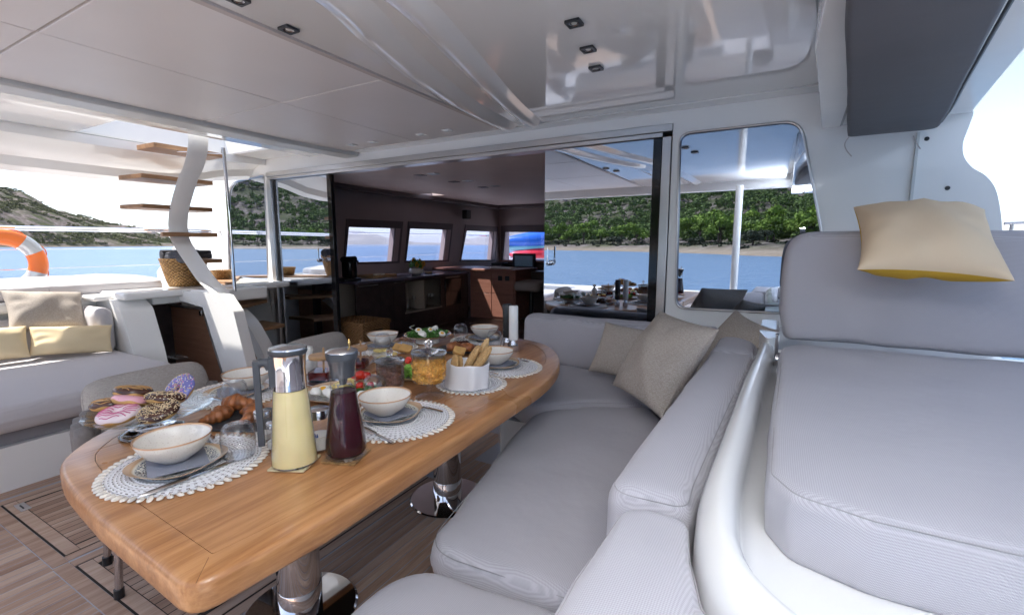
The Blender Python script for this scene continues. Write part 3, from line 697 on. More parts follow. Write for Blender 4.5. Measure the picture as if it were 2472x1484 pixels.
# bulge of the lining towards the bulkhead
MB().prism([(-3.33, 3.003), (-1.745, 3.003), (-.7, 3.003), (.17, 3.003), (.2, WY-.003), (-3.33, WY-.003)], CZ+.0, CZ+.05, 'z').build('head_trim', M_['gel'], roof, bevel=.01)
cg = props(MB().prism(rpoly([(-1.742, -.6), (.0, -.6), (.06, 1.9), (.17, 3.0), (-1.742, 3.0)], [0, .1, 0, .1, 0]), CZ+.005, CZ+.06, 'z').build('gloss_ceiling', M_['gelc'], roof, bevel=.01))
for path, wd in (([(-1.30, -.5), (-1.30, .7), (-1.337, 1.2), (-1.444, 1.51), (-1.56, 1.9), (-1.66, 2.4), (-1.70, 2.97)], .105), ([(-1.05, -.5), (-1.08, .7), (-1.141, 1.3), (-1.19, 1.55), (-1.29, 1.95), (-1.42, 2.5), (-1.50, 2.97)], .085)):
    pts = smooth_path([(a, b, 0) for a, b in path], 6); vs = []; fs = []; q = 9
    for i, p in enumerate(pts):
        t_ = (pts[min(i+1, len(pts)-1)]-pts[max(i-1, 0)]).normalized(); nn = Vector((t_.y, -t_.x, 0))
        for k in range(q):
            u = k/(q-1)*2-1; vs.append((p.x+nn.x*u*wd, p.y+nn.y*u*wd, CZ+.008-.034*math.cos(u*PI/2)**1.6))
    for i in range(len(pts)-1):
        for k in range(q-1): fs.append((i*q+k, i*q+k+1, (i+1)*q+k+1, (i+1)*q+k))
    MB().add(vs, fs).build('moulded_rib', M_['gelc'], roof, fix=False, angle=180)
# starboard edge: step down to the side beam
MB().prism([(.065, -.6), (.20, -.6), (.215, 1.3), (.285, WY-.004), (.185, WY-.004), (.075, 1.9)], 1.905, 2.16, 'z').build('side_step', M_['gel'], roof, bevel=.02)
MB().prism([(.20, -.62), (.36, -.62), (.60, 1.6), (.80, WY-.004), (.26, WY-.004)], 1.91, 2.16, 'z').build('side_beam', M_['gel'], roof, bevel=.015)
# port soffit, stair well and outer beam
MB().prism([(-4.72, -.6), (-3.603, -.6), (-3.603, 2.4), (-3.52, WY-.004), (-4.02, WY-.004), (-4.02, 1.60), (-4.72, 1.60)], CZ+.03, CZ+.065, 'z').build('gloss_soffit', M_['gels'], roof, bevel=.004)
ob = MB(); sec = [(-4.72, 2.13), (-4.72, 2.06), (-4.80, 1.985), (-4.93, 1.93), (-4.97, 1.865), (-5.04, 1.83), (-5.08, 1.85), (-5.13, 1.99), (-5.18, 2.2)]
ys = [-.62, .4, 1.2, 1.9, 2.3, 2.55, 2.8, WY-.004]; dz = [0, 0, 0, -.005, -.0, .03, .10, .15]; vs = []; fs = []
for y, d in zip(ys, dz):
    for x_, z_ in sec: vs.append((x_, y, z_+(d if z_ < 2.0 else d*.3)))
m_ = len(sec)
for i in range(len(ys)-1):
    for k in range(m_-1): fs.append((i*m_+k, i*m_+k+1, (i+1)*m_+k+1, (i+1)*m_+k))
ob.add(vs, fs); ob.build('outer_beam', M_['gel'], roof, fix=False, angle=30)
# aft valance seen in the glass
MB().box((-5.2, -.66, 1.99), (.3, -.60, 2.2)).build('aft_beam', M_['gel'], roof, bevel=.02)
# recessed lamps
def downlight(p, s, lab, grp):
    e = empty('downlight', p, lab, 'ceiling lamp', grp)
    f_ = MB().prism(rpoly([(-s, -s), (s, -s), (s, s), (-s, s)], .004), -.005, .004, 'z', holes=[[(s*.72*math.cos(a), s*.72*math.sin(a)) for a in np.linspace(0, 2*PI, 20, False)]]).build('bezel', M_['black'], e)
    MB().lathe([(0, .0), (s*.5, .0), (s*.66, -.003), (s*.72, .006)], 20).build('lens', M_['steel'], e)
    MB().lathe([(0, -.002), (s*.38, -.001), (s*.4, .001)], 16).build('bulb', simple('lamp_lens', (.62,.62,.58), .15) if 'lamp_lens' not in bpy.data.materials else bpy.data.materials['lamp_lens'], e)
for (x, y), lab in (((697, 72), 'black square downlight just inboard of the lining edge, whole in view'), ((575, 1), 'black square downlight cut by the top edge of the photo'), ((1386, 57), 'largest of the three black downlights in a row over the sofa'), ((1420, 120), 'middle one of the three black downlights in a row over the sofa'), ((1439, 166), 'black downlight nearest the saloon door in the row of three')):
    downlight(Pz(x, y, CZ-.001), .029, lab, 'black downlights in the cockpit ceiling')
for (x, y), lab in (((850, 350), 'small white ceiling fitting nearest the stairs'), ((900, 343), 'second small white ceiling fitting from the stairs'), ((1017, 325), 'third small white ceiling fitting from the stairs'), ((1080, 315), 'small white ceiling fitting farthest from the stairs')):
    e = empty('ceiling_fitting', Pz(x, y, CZ-.001), lab, 'ceiling fitting', 'white fittings in the lining above the door')
    MB().prism(rpoly([(-.032, -.03), (.032, -.03), (.032, .03), (-.032, .03)], .004), -.004, .003, 'z').build('cover', M_['gel'], e)
    MB().prism(rpoly([(-.016, -.014), (.016, -.014), (.016, .014), (-.016, .014)], .003), -.0065, -.0042, 'z').build('lens', M_['reflect'], e)
# rolled-up blind under the starboard beam
bl = empty('rolled_blind', (.3, 2.3, 1.9), 'dark grey fabric blind stowed flat under the roof edge with hanging cords', 'blind')
cushpl = [(.085, 1.0), (.32, 1.1), (.44, 1.60), (.62, 2.75), (.66, 3.08), (.30, 3.08), (.20, 2.2), (.115, 1.45)]
o = cushion('cover', rpoly(cushpl, [.02,.02,.02,.03,.06,.01,.0,.0]), 1.838, 1.905, .014, .0, M_['blind'], None, wob=.0013, step=.03); child(o, bl)
o = MB().tube(smooth_path([(.455, 1.58, 1.872), (.56, 2.3, 1.868), (.63, 2.74, 1.873), (.668, 3.07, 1.87)], 6), .006, 8).build('zip', M_['black']); child(o, bl)
for p in (((2055, 325), (2040, 345), (2043, 362), (2056, 378)), ((2205, 328), (2212, 345), (2222, 360))):
    o = MB().tube(smooth_path([Py(x, y, 3.05) for x, y in p], 4), .0028, 6).build('cord', M_['panel_edge']); child(o, bl)
# white edging round the blind
for a, b_ in (((.255, 1.25), (.27, 3.1)),): pass
# ------------------------------------------------------------------ saloon
FZ = .18
def group_child(par):
    def f(o): return child(o, par)
    return f
WIN = [[(4.098,1.058),(4.177,1.502),(5.004,1.510),(4.916,1.047)], [(5.212,1.047),(5.315,1.517),(6.206,1.523),(6.089,1.032)], [(6.597,1.023),(6.773,1.524),(7.667,1.525),(7.571,.996)]]
sw = props(MB().prism([(WY+.07, -.1), (8.3, -.1), (8.3, 2.3), (WY+.07, 2.3)], -4.78, -4.70, 'x', holes=WIN).build('saloon_side_wall', M_['intwall'], smooth=False), 'dark taupe side wall of the saloon with a row of slanted windows', 'wall', kind='structure')
for q in WIN:
    MB().prism(q, -4.772, -4.766, 'x').build('window_pane', M_['clearpane'], sw, smooth=False)
    (y0, z0), (y1, z1), (y2, z2), (y3, z3) = q
    MB().prism([(y0-.03, z0-.028), (y1-.03, z1+.10), (y2+.17, z2+.10), (y3+.155, z3-.028)], -4.697, -4.685, 'x', holes=[[(y0+.002, z0+.002), (y1+.002, z1-.002), (y2-.002, z2-.002), (y3-.002, z3+.002)]]).build('window_frame', M_['intframe'], sw, smooth=False)
    MB().prism([(y3+.012, z3), (y2+.012, z2), (y2+.10, z2), (y3+.10, z3)], -4.684, -4.676, 'x').build('reveal_panel', M_['reveal'], sw, smooth=False)
FY = 7.9
fw = [(Py(x, y, FY).x, Py(x, y, FY).z) for x, y in ((1221,560),(1345,561),(1344,627),(1215,627))]
fwl = props(MB().prism([(-4.7, -.1), (.66, -.1), (.66, 2.3), (-4.7, 2.3)], FY, FY+.06, 'y', holes=[fw]).build('saloon_front_wall', M_['intwall'], smooth=False), 'dark taupe front wall of the saloon with one window', 'wall', kind='structure')
MB().prism(fw, FY+.05, FY+.055, 'y').build('window_pane', M_['clearpane'], fwl, smooth=False)
MB().prism([(fw[0][0]-.10, fw[3][1]-.03), (fw[0][0]-.10, fw[0][1]+.12), (fw[1][0]+.05, fw[0][1]+.12), (fw[1][0]+.05, fw[3][1]-.03)], FY-.016, FY-.004, 'y', holes=[[(a, b_) for a, b_ in fw]]).build('window_frame', M_['intframe'], fwl, smooth=False)
props(MB().box((.60, WY+.07, -.1), (.66, FY, 2.3)).build('saloon_starboard_wall', M_['intwall'], smooth=False), kind='structure')
props(MB().box((-4.7, WY+.13, .10), (.60, FY, FZ)).build('saloon_floor', wood('saloon_sole', [(.3, (.05,.032,.026)), (.65, (.10,.065,.052))], 'y', rough=.35), smooth=False), kind='structure')
sc_ = props(MB().prism([(-4.70, WY+.07), (.60, WY+.07), (.60, FY), (-4.70, FY)], 2.0, 2.05, 'z', holes=[[(-4.50, 5.32), (-4.50, 5.60), (-4.26, 5.60), (-4.26, 5.32)]]).build('saloon_ceiling', M_['intceil'], smooth=False), kind='structure')
MB().box((-4.66, WY+.4, 1.94), (-4.50, FY-.2, 1.998)).build('valance', M_['intframe'], sc_, bevel=.01)
MB().box((-4.5, FY-.36, 1.94), (.5, FY-.2, 1.998)).build('valance', M_['intframe'], sc_, bevel=.01)
for i, (x, y) in enumerate(((1380,307),(1590,349),(1755,380),(1300,315),(1505,355),(1680,388))):
    p = Pz((500+x/2.473)/1.0113, (300+y/2.473)/1.0113, 2.0)
    MB().box((p.x-.05, p.y-.05, 1.994), (p.x+.05, p.y+.05, 1.9995)).build('ceiling_vent', M_['gel'] if i < 3 else M_['intframe'], sc_)
MB().box((-4.69, WY+.10, .16), (-4.3, WY+.45, 2.0)).build('tall_cabinet', M_['darkwood']); props(bpy.data.objects['tall_cabinet'], 'dark tall cupboard just inside the left end of the doorway', 'cupboard')
# long sideboard under the windows
sb = empty('sideboard', (-4.3, 4.6, FZ), 'long dark sideboard under the saloon windows with open glass shelves', 'sideboard'); k_ = group_child(sb)
X0, X1 = -4.69, -4.0; TZ = .875
k_(MB().box((X0, 3.62, TZ-.03), (X1+.02, 5.80, TZ)).build('counter_top', simple('lilac_counter', (.10,.085,.12), .22, coat=.3), bevel=.004))
hole = [(4.42, .44), (4.42, .82), (5.13, .82), (5.13, .44)]
k_(MB().prism([(3.62, FZ), (3.62, TZ-.032), (5.79, TZ-.032), (5.79, FZ)], X1-.02, X1, 'x', holes=[hole]).build('front', M_['darkwood'], smooth=False))
k_(MB().box((X0, 3.62, FZ), (X1-.28, 5.79, TZ-.033)).build('carcass', simple('cabinet_back', (.34,.28,.23), .6), smooth=False))
k_(MB().box((X1-.275, 4.40, .415), (X1+.004, 5.15, .438)).build('shelf', simple('shelf_taupe', (.34,.28,.23), .5), smooth=False))
k_(MB().box((X1-.275, 4.765, .44), (X1+.002, 4.79, .82)).build('divider', bpy.data.materials['shelf_taupe'], smooth=False))
k_(MB().box((X1-.28, 5.77, FZ), (X1, 5.79, TZ-.034)).build('end_panel', M_['darkwood'], smooth=False))
for a, b_ in ((3.66, 3.95), (4.22, 4.40), (5.24, 5.58)):
    k_(MB().box((X1+.001, a, TZ-.06), (X1+.010, b_, TZ-.05)).build('handle', M_['alu']))
k_(MB().box((X1+.001, 5.22, .42), (X1+.012, 5.60, .80)).build('oven_door', M_['blackgloss'], bevel=.004))
for y in (3.98, 4.20, 5.17, 5.64): k_(MB().box((X1+.0005, y, FZ+.02), (X1+.0012, y+.004, TZ-.04)).build('door_joint', M_['gap']))
for i, y in enumerate((4.47, 4.60, 4.72, 4.85, 4.95, 5.03, 5.10)):
    jug = i in (1, 4)
    m = MB()
    if jug: m.lathe([(.030, 0), (.034, .01), (.032, .11), (.036, .14), (.034, .14), (.029, .11), (.031, .012)], 16)
    else: m.lathe([(.026, 0), (.026, .003), (.004, .006), (.004, .075), (.022, .095), (.030, .13), (.024, .17), (.023, .17), (.029, .13)], 16)
    o = m.build('jug' if jug else 'wine_glass', M_['glass'], loc=(X1-.13, y, .439), angle=80)
    props(o, ('glass jug between wine glasses in the left shelf compartment', 'glass jug between wine glasses in the right shelf compartment')[i > 2] if jug else {0: 'wine glass on the sideboard shelf nearest the doorway end', 2: 'wine glass beside the divider in the left shelf compartment', 3: 'wine glass beside the divider in the right shelf compartment', 5: 'wine glass just beyond the jug in the right compartment', 6: 'wine glass at the far end of the sideboard shelf'}[i], 'jug' if jug else 'wine glass', 'glassware on the sideboard shelves')
# cabinet with sunlit front beyond the sideboard
cb = empty('drawer_cabinet', (-3.6, 6.2, FZ), 'brown cabinet with a slanting patch of sun on its drawers', 'cabinet'); k_ = group_child(cb)
k_(MB().box((-4.0, 5.86, FZ), (-3.22, 6.5, .895)).build('carcass', M_['drawer'], smooth=False))
k_(MB().box((-4.69, 5.81, .897), (-3.20, 6.55, .925)).build('counter_top', M_['drawer'], bevel=.003))
for a, b_, c, d in ((-3.99, -3.62, .22, .56), (-3.61, -3.24, .22, .56), (-3.99, -3.62, .57, .88), (-3.61, -3.24, .57, .88)): k_(MB().box((a, 5.845, c), (b_, 5.859, d)).build('drawer_front', M_['drawer'], bevel=.002))
for x in (-3.50, -3.38): k_(MB().box((x, 5.838, .76), (x+.07, 5.844, .83)).build('socket_plate', M_['black'], bevel=.002))
# helm desk, monitor, seat, extinguisher
hd = empty('chart_desk', (-2.9, 7.2, FZ), 'dark chart desk with raised back below the front window', 'desk'); k_ = group_child(hd)
k_(MB().box((-3.19, 6.3, FZ), (-2.5, 7.0, .88)).build('carcass', M_['darkwood'], bevel=.01)); k_(MB().box((-4.2, 7.1, .98), (-1.9, 7.86, 1.01)).build('ledge', M_['drawer'], bevel=.003)); k_(MB().box((-4.2, 7.12, FZ), (-1.9, 7.85, .975)).build('base', M_['darkwood'], smooth=False))
p0 = Py(1237, 650, 7.05); p1 = Py(1292, 612, 7.05)
mo = empty('monitor', (p0.x+.2, 7.05, p0.z), 'black navigation monitor standing on the chart desk', 'monitor'); k_ = group_child(mo)
k_(MB().box((p0.x, 7.05, p0.z+.03), (p1.x, 7.09, p1.z)).build('housing', M_['black'], bevel=.012)); k_(MB().box((p0.x+.05, 7.044, p0.z+.06), (p1.x-.05, 7.049, p1.z-.04)).build('screen', M_['screenui'])); k_(MB().box((p0.x+.15, 7.05, p0.z-.02), (p1.x-.15, 7.12, p0.z+.03)).build('foot', M_['black']))
p = Py(1275, 690, 6.0); st = empty('helm_stool', (p.x, 6.0, FZ), 'beige padded stool beside the chart desk', 'stool'); k_ = group_child(st)
k_(cushion('seat_pad', rpoly([(p.x-.18, 5.85), (p.x+.25, 5.85), (p.x+.25, 6.25), (p.x-.18, 6.25)], .08), p.z-.07, p.z+.07, .04, .02, simple('beige_leather', (.30,.25,.23), .6))); k_(MB().lathe([(.03, 0), (.03, p.z-FZ-.07)], 12, (p.x+.03, 6.05, FZ)).build('post', M_['black'])); k_(MB().lathe([(.16, 0), (.15, .02), (.03, .03)], 20, (p.x+.03, 6.05, FZ)).build('foot', M_['black']))
p = Pz(1222, 758, FZ); fe = empty('fire_extinguisher', p, 'dark red fire extinguisher in the shade beside the brown cabinet', 'fire extinguisher')
MB().lathe([(.001, .0), (.05, .004), (.052, .30), (.035, .35), (.015, .37), (.015, .40)], 20).build('cylinder', simple('dark_red', (.22,.012,.015), .3), fe); MB().tube([(0, 0, .40), (.03, 0, .42), (.07, 0, .41)], .008, 8).build('valve', M_['black'], fe)
# coffee machine, tray, flowers, small things on the counter
cm = empty('coffee_machine', (-4.22, 3.72, TZ), 'black capsule coffee machine with a chrome side on the sideboard end', 'coffee machine')
MB().box((-.10, -.14, 0), (.10, .10, .03)).build('base', M_['black'], cm, bevel=.006); MB().box((-.09, -.02, .03), (.05, .10, .235)).build('body', M_['blackgloss'], cm, bevel=.02)
MB().box((.052, .0, .02), (.062, .04, .225)).build('side_strip', M_['chrome'], cm); MB().tube([(-.08, 0, .235), (.12, 0, .245)], .035, 14).build('head', M_['black'], cm); MB().tube([(.12, 0, .225), (.165, 0, .22)], .012, 10).build('spout', M_['black'], cm)
tr = empty('wooden_tray', (-4.35, 4.30, TZ), 'low wooden tray with cups between coffee machine and flowers', 'tray')
MB().box((-.14, -.20, 0), (.14, .20, .012)).build('base', M_['lidwood'], tr, bevel=.003); f_ = MB()
for a, b_ in (((-.14, -.20), (-.13, .20)), ((.13, -.20), (.14, .20)), ((-.13, -.20), (.13, -.19)), ((-.13, .19), (.13, .20))): f_.box((a[0], a[1], .012), (b_[0], b_[1], .035))
f_.build('rim', M_['lidwood'], tr)
for i, (x, y) in enumerate(((.0, .0), (.02, .07), (.03, -.06))): props(MB().lathe([(.02, 0), (.032, .03), (.030, .03), (.018, .004)], 16).build('espresso_cup', M_['ceramic'], loc=(-4.35+x, 4.30+y, TZ+.013)), 'small white cup on the wooden tray, %s' % ('middle one', 'far one', 'near one')[i], 'cup', 'cups on the wooden tray')
fl = empty('flower_bowl', (-4.2, 4.86, TZ), 'white bowl of sunflowers on the sideboard', 'flower arrangement')
MB().lathe([(.05, 0), (.095, .03), (.10, .065), (.085, .09), (.08, .09), (.092, .06), (.0, .02)], 24).build('bowl', M_['ceramic'], fl)
r1 = np.random.RandomState(4); c_ = np.array([[0, 0, .14]]); me = tri_mesh('foliage', clumps(c_, np.array([.12]), np.array([.10]), 420, np.array([.017]), r1), M_['leaf']); shared('foliage', me, fl)
for (x, y, z) in ((.06, -.06, .14), (.03, .03, .18), (.07, .06, .15), (-.02, -.03, .20), (.09, 0, .12)):
    m = MB()
    for k in range(14):
        a = 2*PI*k/14; d = Vector((.55, math.cos(a), math.sin(a))); s_ = Vector((0, -math.sin(a), math.cos(a)))
        c0 = Vector((x, y, z)); m.add([c0+d*.012+s_*.007, c0+d*.012-s_*.007, c0+d*.042-s_*.004+Vector((-.012, 0, 0)), c0+d*.042+s_*.004+Vector((-.012, 0, 0))], [(0, 1, 2, 3)])
    h = m.build('flower_head', M_['sunflower'], fl, fix=False, smooth=False); MB().lathe([(0, .008), (.010, .006), (.014, 0)], 12, M=Matrix.Translation((x+.004, y, z)) @ Matrix.Rotation(PI/2, 4, 'Y')).build('flower_centre', M_['crust'], h)
props(MB().lathe([(.04, 0), (.06, .02), (.055, .03), (.0, .012)], 20).build('snack_bowl', M_['lidwood'], loc=(-4.25, 5.18, TZ)), 'small wooden bowl beside the flowers', 'bowl')
props(MB().box((-.10, -.10, 0), (.12, .10, .045)).build('closed_box', M_['black'], loc=tuple(Pz(1205, 640, .93)), bevel=.008), 'flat dark box on the counter beyond the sideboard', 'box')
props(cushion('folded_cloth', rpoly([(-3.75, 6.0), (-3.35, 5.95), (-3.33, 6.12), (-3.74, 6.15)], .03), .925, .95, .012, .006, M_['cloth']), 'folded white cloth on the brown cabinet counter', 'cloth')
p = Px(1118, 519, -4.68); sp_ = empty('loudspeaker', p, 'small black loudspeaker high on the saloon wall between windows', 'loudspeaker'); MB().box((.02, -.06, -.07), (.12, .07, .08)).build('cabinet', M_['mast'], sp_, bevel=.01); MB().box((0, -.01, -.02), (.02, .01, .02)).build('bracket', M_['mast'], sp_)
# round pouffe-like lockers at the starboard side, seen darkly through the glass
props(MB().box((-1.2, 4.2, FZ), (.58, 4.8, 1.0)).build('galley_counter', M_['darkwood'], bevel=.01), 'dark galley counter behind the right-hand glass panel', 'counter', kind='thing')
# kayaks and fender outside the front window
def kayak(a, b_, r, m, lab, flat=.5):
    a, b_ = Vector(a), Vector(b_); L = (b_-a).length; d = (b_-a).normalized(); M = frame(a, d, Vector((0, 0, 1)).cross(d)); m_ = MB(); N = 18; vs = []
    prof = []
    for i in range(N+1):
        t_ = i/N; w_ = max(.03, math.sin(PI*min(1, max(0, t_)))**.55)
        for k in range(14):
            an = 2*PI*k/14; vs.append(M @ Vector((t_*L, math.cos(an)*r*w_, math.sin(an)*r*flat*w_+.18*(abs(2*t_-1)**3)*r)))
    fs = [(i*14+k, (i+1)*14+k, (i+1)*14+(k+1) % 14, i*14+(k+1) % 14) for i in range(N) for k in range(14)]+[tuple(range(14)), tuple(N*14+k for k in range(13, -1, -1))]
    o = m_.add(vs, fs).build('kayak', m, angle=80); return props(o, lab, 'kayak', 'kayaks stowed on the side deck')
def K(x, y): return Py(x, y, 9.6)
kayak(K(1212, 602), K(1420, 590)+Vector((0, 1.5, 0)), .17, M_['cyankayak'], 'turquoise kayak lying between the red and the blue ones', .75)
kayak(K(1226, 618), K(1420, 604)+Vector((0, 1.5, 0)), .20, M_['redkayak'], 'red kayak lowest in the stack seen through the front window', .9)
kayak(K(1205, 588), K(1420, 558)+Vector((0, 1.5, 0)), .26, M_['bluekayak'], 'blue kayak topmost in the stack seen through the front window', .9)
kayak(K(1216, 628), K(1420, 640)+Vector((0, 1.5, 0)), .22, M_['hullwhite'], 'white tender hull under the red kayak', .9)

# ------------------------------------------------------------------ port side: coaming, bench, settee
co_ = empty('port_coaming', (-4.9, 1, 0), 'white moulded coaming along the port side of the cockpit', 'coaming'); co_['kind'] = 'structure'; k_ = group_child(co_)
k_(MB().box((-6.1, -2.6, -.5), (-5.55, 9.6, .84)).build('side_deck_edge', M_['gel'], bevel=.02)); k_(MB().box((-5.55, WY+.08, -.5), (-4.80, 9.6, .84)).build('side_deck', M_['gel'], bevel=.02)); k_(MB().box((-6.1, 9.6, -.5), (2.1, 14, .6)).build('foredeck', M_['gel'], bevel=.02))
k_(MB().box((-5.65, -2.0, .78), (-4.84, 1.72, .862)).build('bench_shelf', M_['gel'], bevel=.025, bseg=3)); k_(MB().box((-5.6, -2.0, 0), (-4.96, 1.60, .785)).build('bench_front', M_['gel'], smooth=False))
k_(MB().box((-5.65, 1.68, .84), (-4.43, WY-.005, .90)).build('coaming_shelf', M_['gel'], bevel=.022, bseg=3)); k_(MB().box((-5.2, 1.9, .78), (-4.50, 2.28, .843)).build('recess_header', M_['greybeam'], bevel=.01))
k_(MB().box((-5.16, 1.6, 0), (-5.10, 2.4, .85)).build('recess_back', M_['darkwood'], smooth=False))
# wooden locker door below the coaming
lk = empty('locker_door', (-4.3, 2.30, .4), 'reddish wooden locker front beneath the coaming by the stairs', 'locker door'); k_ = group_child(lk)
LY = 2.30; tl, tr_, br = Py(405, 737, LY), Py(492, 748, LY), Py(548, 900, LY)
k_(MB().prism([(tl.x-.6, -.0), (tl.x-.6, tl.z), (tl.x, tl.z), (tr_.x, tr_.z), (br.x, 0.0)], LY, LY+.02, 'y').build('panel', M_['redwood'], smooth=False))
k_(MB().tube([(tl.x-.02, LY-.012, tl.z+.01), (tr_.x+.01, LY-.012, tr_.z+.012), (br.x+.012, LY-.012, -.0)], .014, 6).build('frame_rail', M_['alu']))
k_(MB().tube([(tr_.x+.035, LY-.01, tr_.z-.01), (br.x+.03, LY-.01, 0)], .004, 6).build('gasket', M_['black']))
k_(MB().box((tr_.x-.03, LY-.03, tr_.z-.05), (tr_.x+.01, LY-.012, tr_.z-.005)).build('catch', M_['chrome'], bevel=.003))
# bench cushion
o = cushion('bench_cushion', rpoly([(-4.88, -1.6), (-4.88, 1.55), (-4.80, 2.12), (-5.30, 2.30), (-5.62, 2.2), (-5.62, -1.6)], [.04, .1, .10, .10, .12, .04]), .864, .965, .035, .055, M_['fabw'], None, piping=M_['piping'], step=.07)
props(o, 'long sunlit off-white cushion on top of the port coaming', 'bench cushion'); 
MB().box((-4.885, 1.38, .88), (-4.8765, 1.384, .94)).build('seam', M_['piping'], o)
# settee
se = empty('port_settee', (-3.8, .5, 0), 'grey upholstered port settee on a white base with a rounded moulded arm', 'settee'); k_ = group_child(se)
k_(MB().prism(rpoly([(-4.94, -1.6), (-3.42, -1.6), (-3.42, 1.25), (-3.70, 1.72), (-4.94, 1.72)], [0, .05, .12, .1, 0]), 0, .235, 'z').build('base', M_['gel'], bevel=.01))
k_(MB().prism(rpoly([(-4.6, -1.55), (-3.46, -1.55), (-3.46, 1.22), (-3.72, 1.66), (-4.6, 1.66)], [0, .05, .12, .1, 0]), .236, .31, 'z').build('plinth_band', simple('settee_side_grey', (.22,.21,.225), .8), bevel=.01))
k_(cushion('seat', rpoly([(-4.86, -1.6), (-3.36, -1.6), (-3.36, 1.2), (-3.62, 1.66), (-4.86, 1.66)], [.03, .1, .3, .25, .03]), .312, .455, .065, .012, M_['fabw'], step=.06))
k_(cushion('backrest', rpoly([(-4.955, -1.6), (-4.80, -1.6), (-4.80, 1.42), (-4.955, 1.42)], .03), .44, .74, .07, .0, M_['fabw'], step=.05))
# rolled arm pad at the end of the backrest
am = MB(); N = 20
for i in range(1): am.lathe([(.001, 0), (.105, .0), (.128, .02), (.13, .25), (.11, .275), (.001, .28)], 28, M=Matrix.Translation((-4.36, 1.475, .70)) @ Matrix.Rotation(-PI/2, 4, 'Y') @ Matrix.Diagonal((1, .62, 1, 1)), squareness=.6)
k_(MB().box((-4.86, 1.50, .43), (-4.50, 1.642, .795)).build('arm_pad', M_['fabw'], bevel=.07, bseg=6, angle=70))
shell = rpoly([(-4.96, .30), (-4.96, .845), (-4.56, .845), (-4.43, .77), (-4.31, .45), (-4.27, .30)], [0, .03, .08, .08, .1, 0], 8)
k_(MB().prism(shell, 1.65, 1.87, 'y').build('arm_shell', M_['gel'], bevel=.035, bseg=4, angle=50)); k_(MB().prism([(-5.10, 1.56), (-4.62, 1.56), (-4.62, 1.88), (-5.10, 1.88)], .835, .88, 'z').build('arm_bridge', M_['gel'], bevel=.02))
k_(MB().box((-4.20, 1.83, .385), (-4.02, 1.90, .40)).build('cup_shelf', M_['aqua']))
# pillows of the settee
def quadpillow(name, tl, tr, bl_, br_, t_, m, lab, cat, seed, sgn=1, **kw):
    """pillow spanning four measured corners"""
    tl, tr, bl_, br_ = map(Vector, (tl, tr, bl_, br_)); c = (tl+tr+bl_+br_)/4; x = ((tr-tl)+(br_-bl_))/2; y = ((tl-bl_)+(tr-br_))/2
    M = frame(c, x, y); o = pillow(name, x.length, y.length, t_, m, M, seed=seed, **kw); return props(o, lab, cat)
quadpillow('pillow', Px(16, 706, -4.86), Px(217, 704, -4.80), Px(2, 800, -4.62), Px(196, 798, -4.66), .16, M_['linen'], 'large natural linen pillow leaning on the port settee back', 'pillow', 2, wr=.024)
quadpillow('pillow', Px(72, 787, -4.62), Px(277, 786, -4.44), Px(66, 862, -4.52), Px(266, 846, -4.40), .13, M_['creams'], 'long butter coloured lumbar pillow in front of the linen one', 'pillow', 5, wr=.022, pinch=.05)
quadpillow('pillow', Px(-120, 800, -4.66), Px(72, 786, -4.60), Px(-120, 882, -4.56), Px(66, 862, -4.50), .13, M_['creams'], 'butter coloured pillow cut by the left edge of the photo', 'pillow', 9, wr=.016, pinch=.05)
MB().tube([(-4.46, 1.39, .957), (-4.46, 1.43, .952)], .004, 6); 

# cable at the foot of the settee
props(MB().tube(smooth_path([Pz(-60, 1160, .006), Pz(0, 1138, .006), Pz(50, 1120, .02), Pz(110, 1098, .03), Pz(160, 1098, .006), Pz(190, 1104, .006)], 6), .006, 8).build('white_cable', M_['cord']), 'white cable lying along the foot of the settee', 'cable')

# ------------------------------------------------------------------ baskets, towels, lifebuoy, guard rails
def woven(name, r0, r1, h, m, sx=1, n=72, rows=22, flare=0, par=None):
    vs = []; fs = []
    for k in range(rows+1):
        t_ = k/rows; r = r0+(r1-r0)*t_**.8+flare*math.sin(t_*PI)*.5
        for i in range(n):
            a = 2*PI*i/n; d = .0075*math.cos(n/2*a/2+PI*(k % 2))*(1 if k < rows-1 else .2); rr = r+d+(.006 if k >= rows-1 else 0)
            vs.append((rr*math.cos(a)*sx, rr*math.sin(a), h*t_))
    for k in range(rows, -1, -1):
        if k in (rows, rows//2, 0):
            t_ = k/rows; r = r0+(r1-r0)*t_**.8+flare*math.sin(t_*PI)*.5-.014
            for i in range(n): a = 2*PI*i/n; vs.append((r*math.cos(a)*sx, r*math.sin(a), h*t_+(.004 if k == 0 else 0)))
    for k in range(rows+3):
        for i in range(n): j = (i+1) % n; fs.append((k*n+i, k*n+j, (k+1)*n+j, (k+1)*n+i))
    fs.append(tuple((rows+3)*n+i for i in range(n))); fs.append(tuple(range(n-1, -1, -1)))
    return MB().add(vs, fs).build(name, m, par, fix=True, angle=80)
def towel(par_loc, rz, lab, L=.30, r=.05):
    e = empty('rolled_towel', par_loc, lab, 'towel', 'rolled charcoal towels in the baskets', rz)
    sp3 = []; 
    for i in range(60): a = i*.36; q = .006+(r-.006)*i/59; sp3.append((q*math.cos(a), q*math.sin(a)))
    m = MB(); vs = []; 
    for x in (-L/2, -L/2+.01, L/2-.01, L/2):
        k = .96 if abs(x) == L/2 else 1
        for a_, b_ in sp3: vs.append((x, a_*k, b_*k))
    fs = [(c*60+i, c*60+i+1, (c+1)*60+i+1, (c+1)*60+i) for c in range(3) for i in range(59)]
    m.add(vs, fs).build('towel_roll', M_['towel'], e, fix=False, solid=.007, angle=80)
    MB().tube([(-L/2+.006, 0, 0), (L/2-.006, 0, 0)], r*.93, 20).build('core', M_['towel'], e); return e
BZ = .901
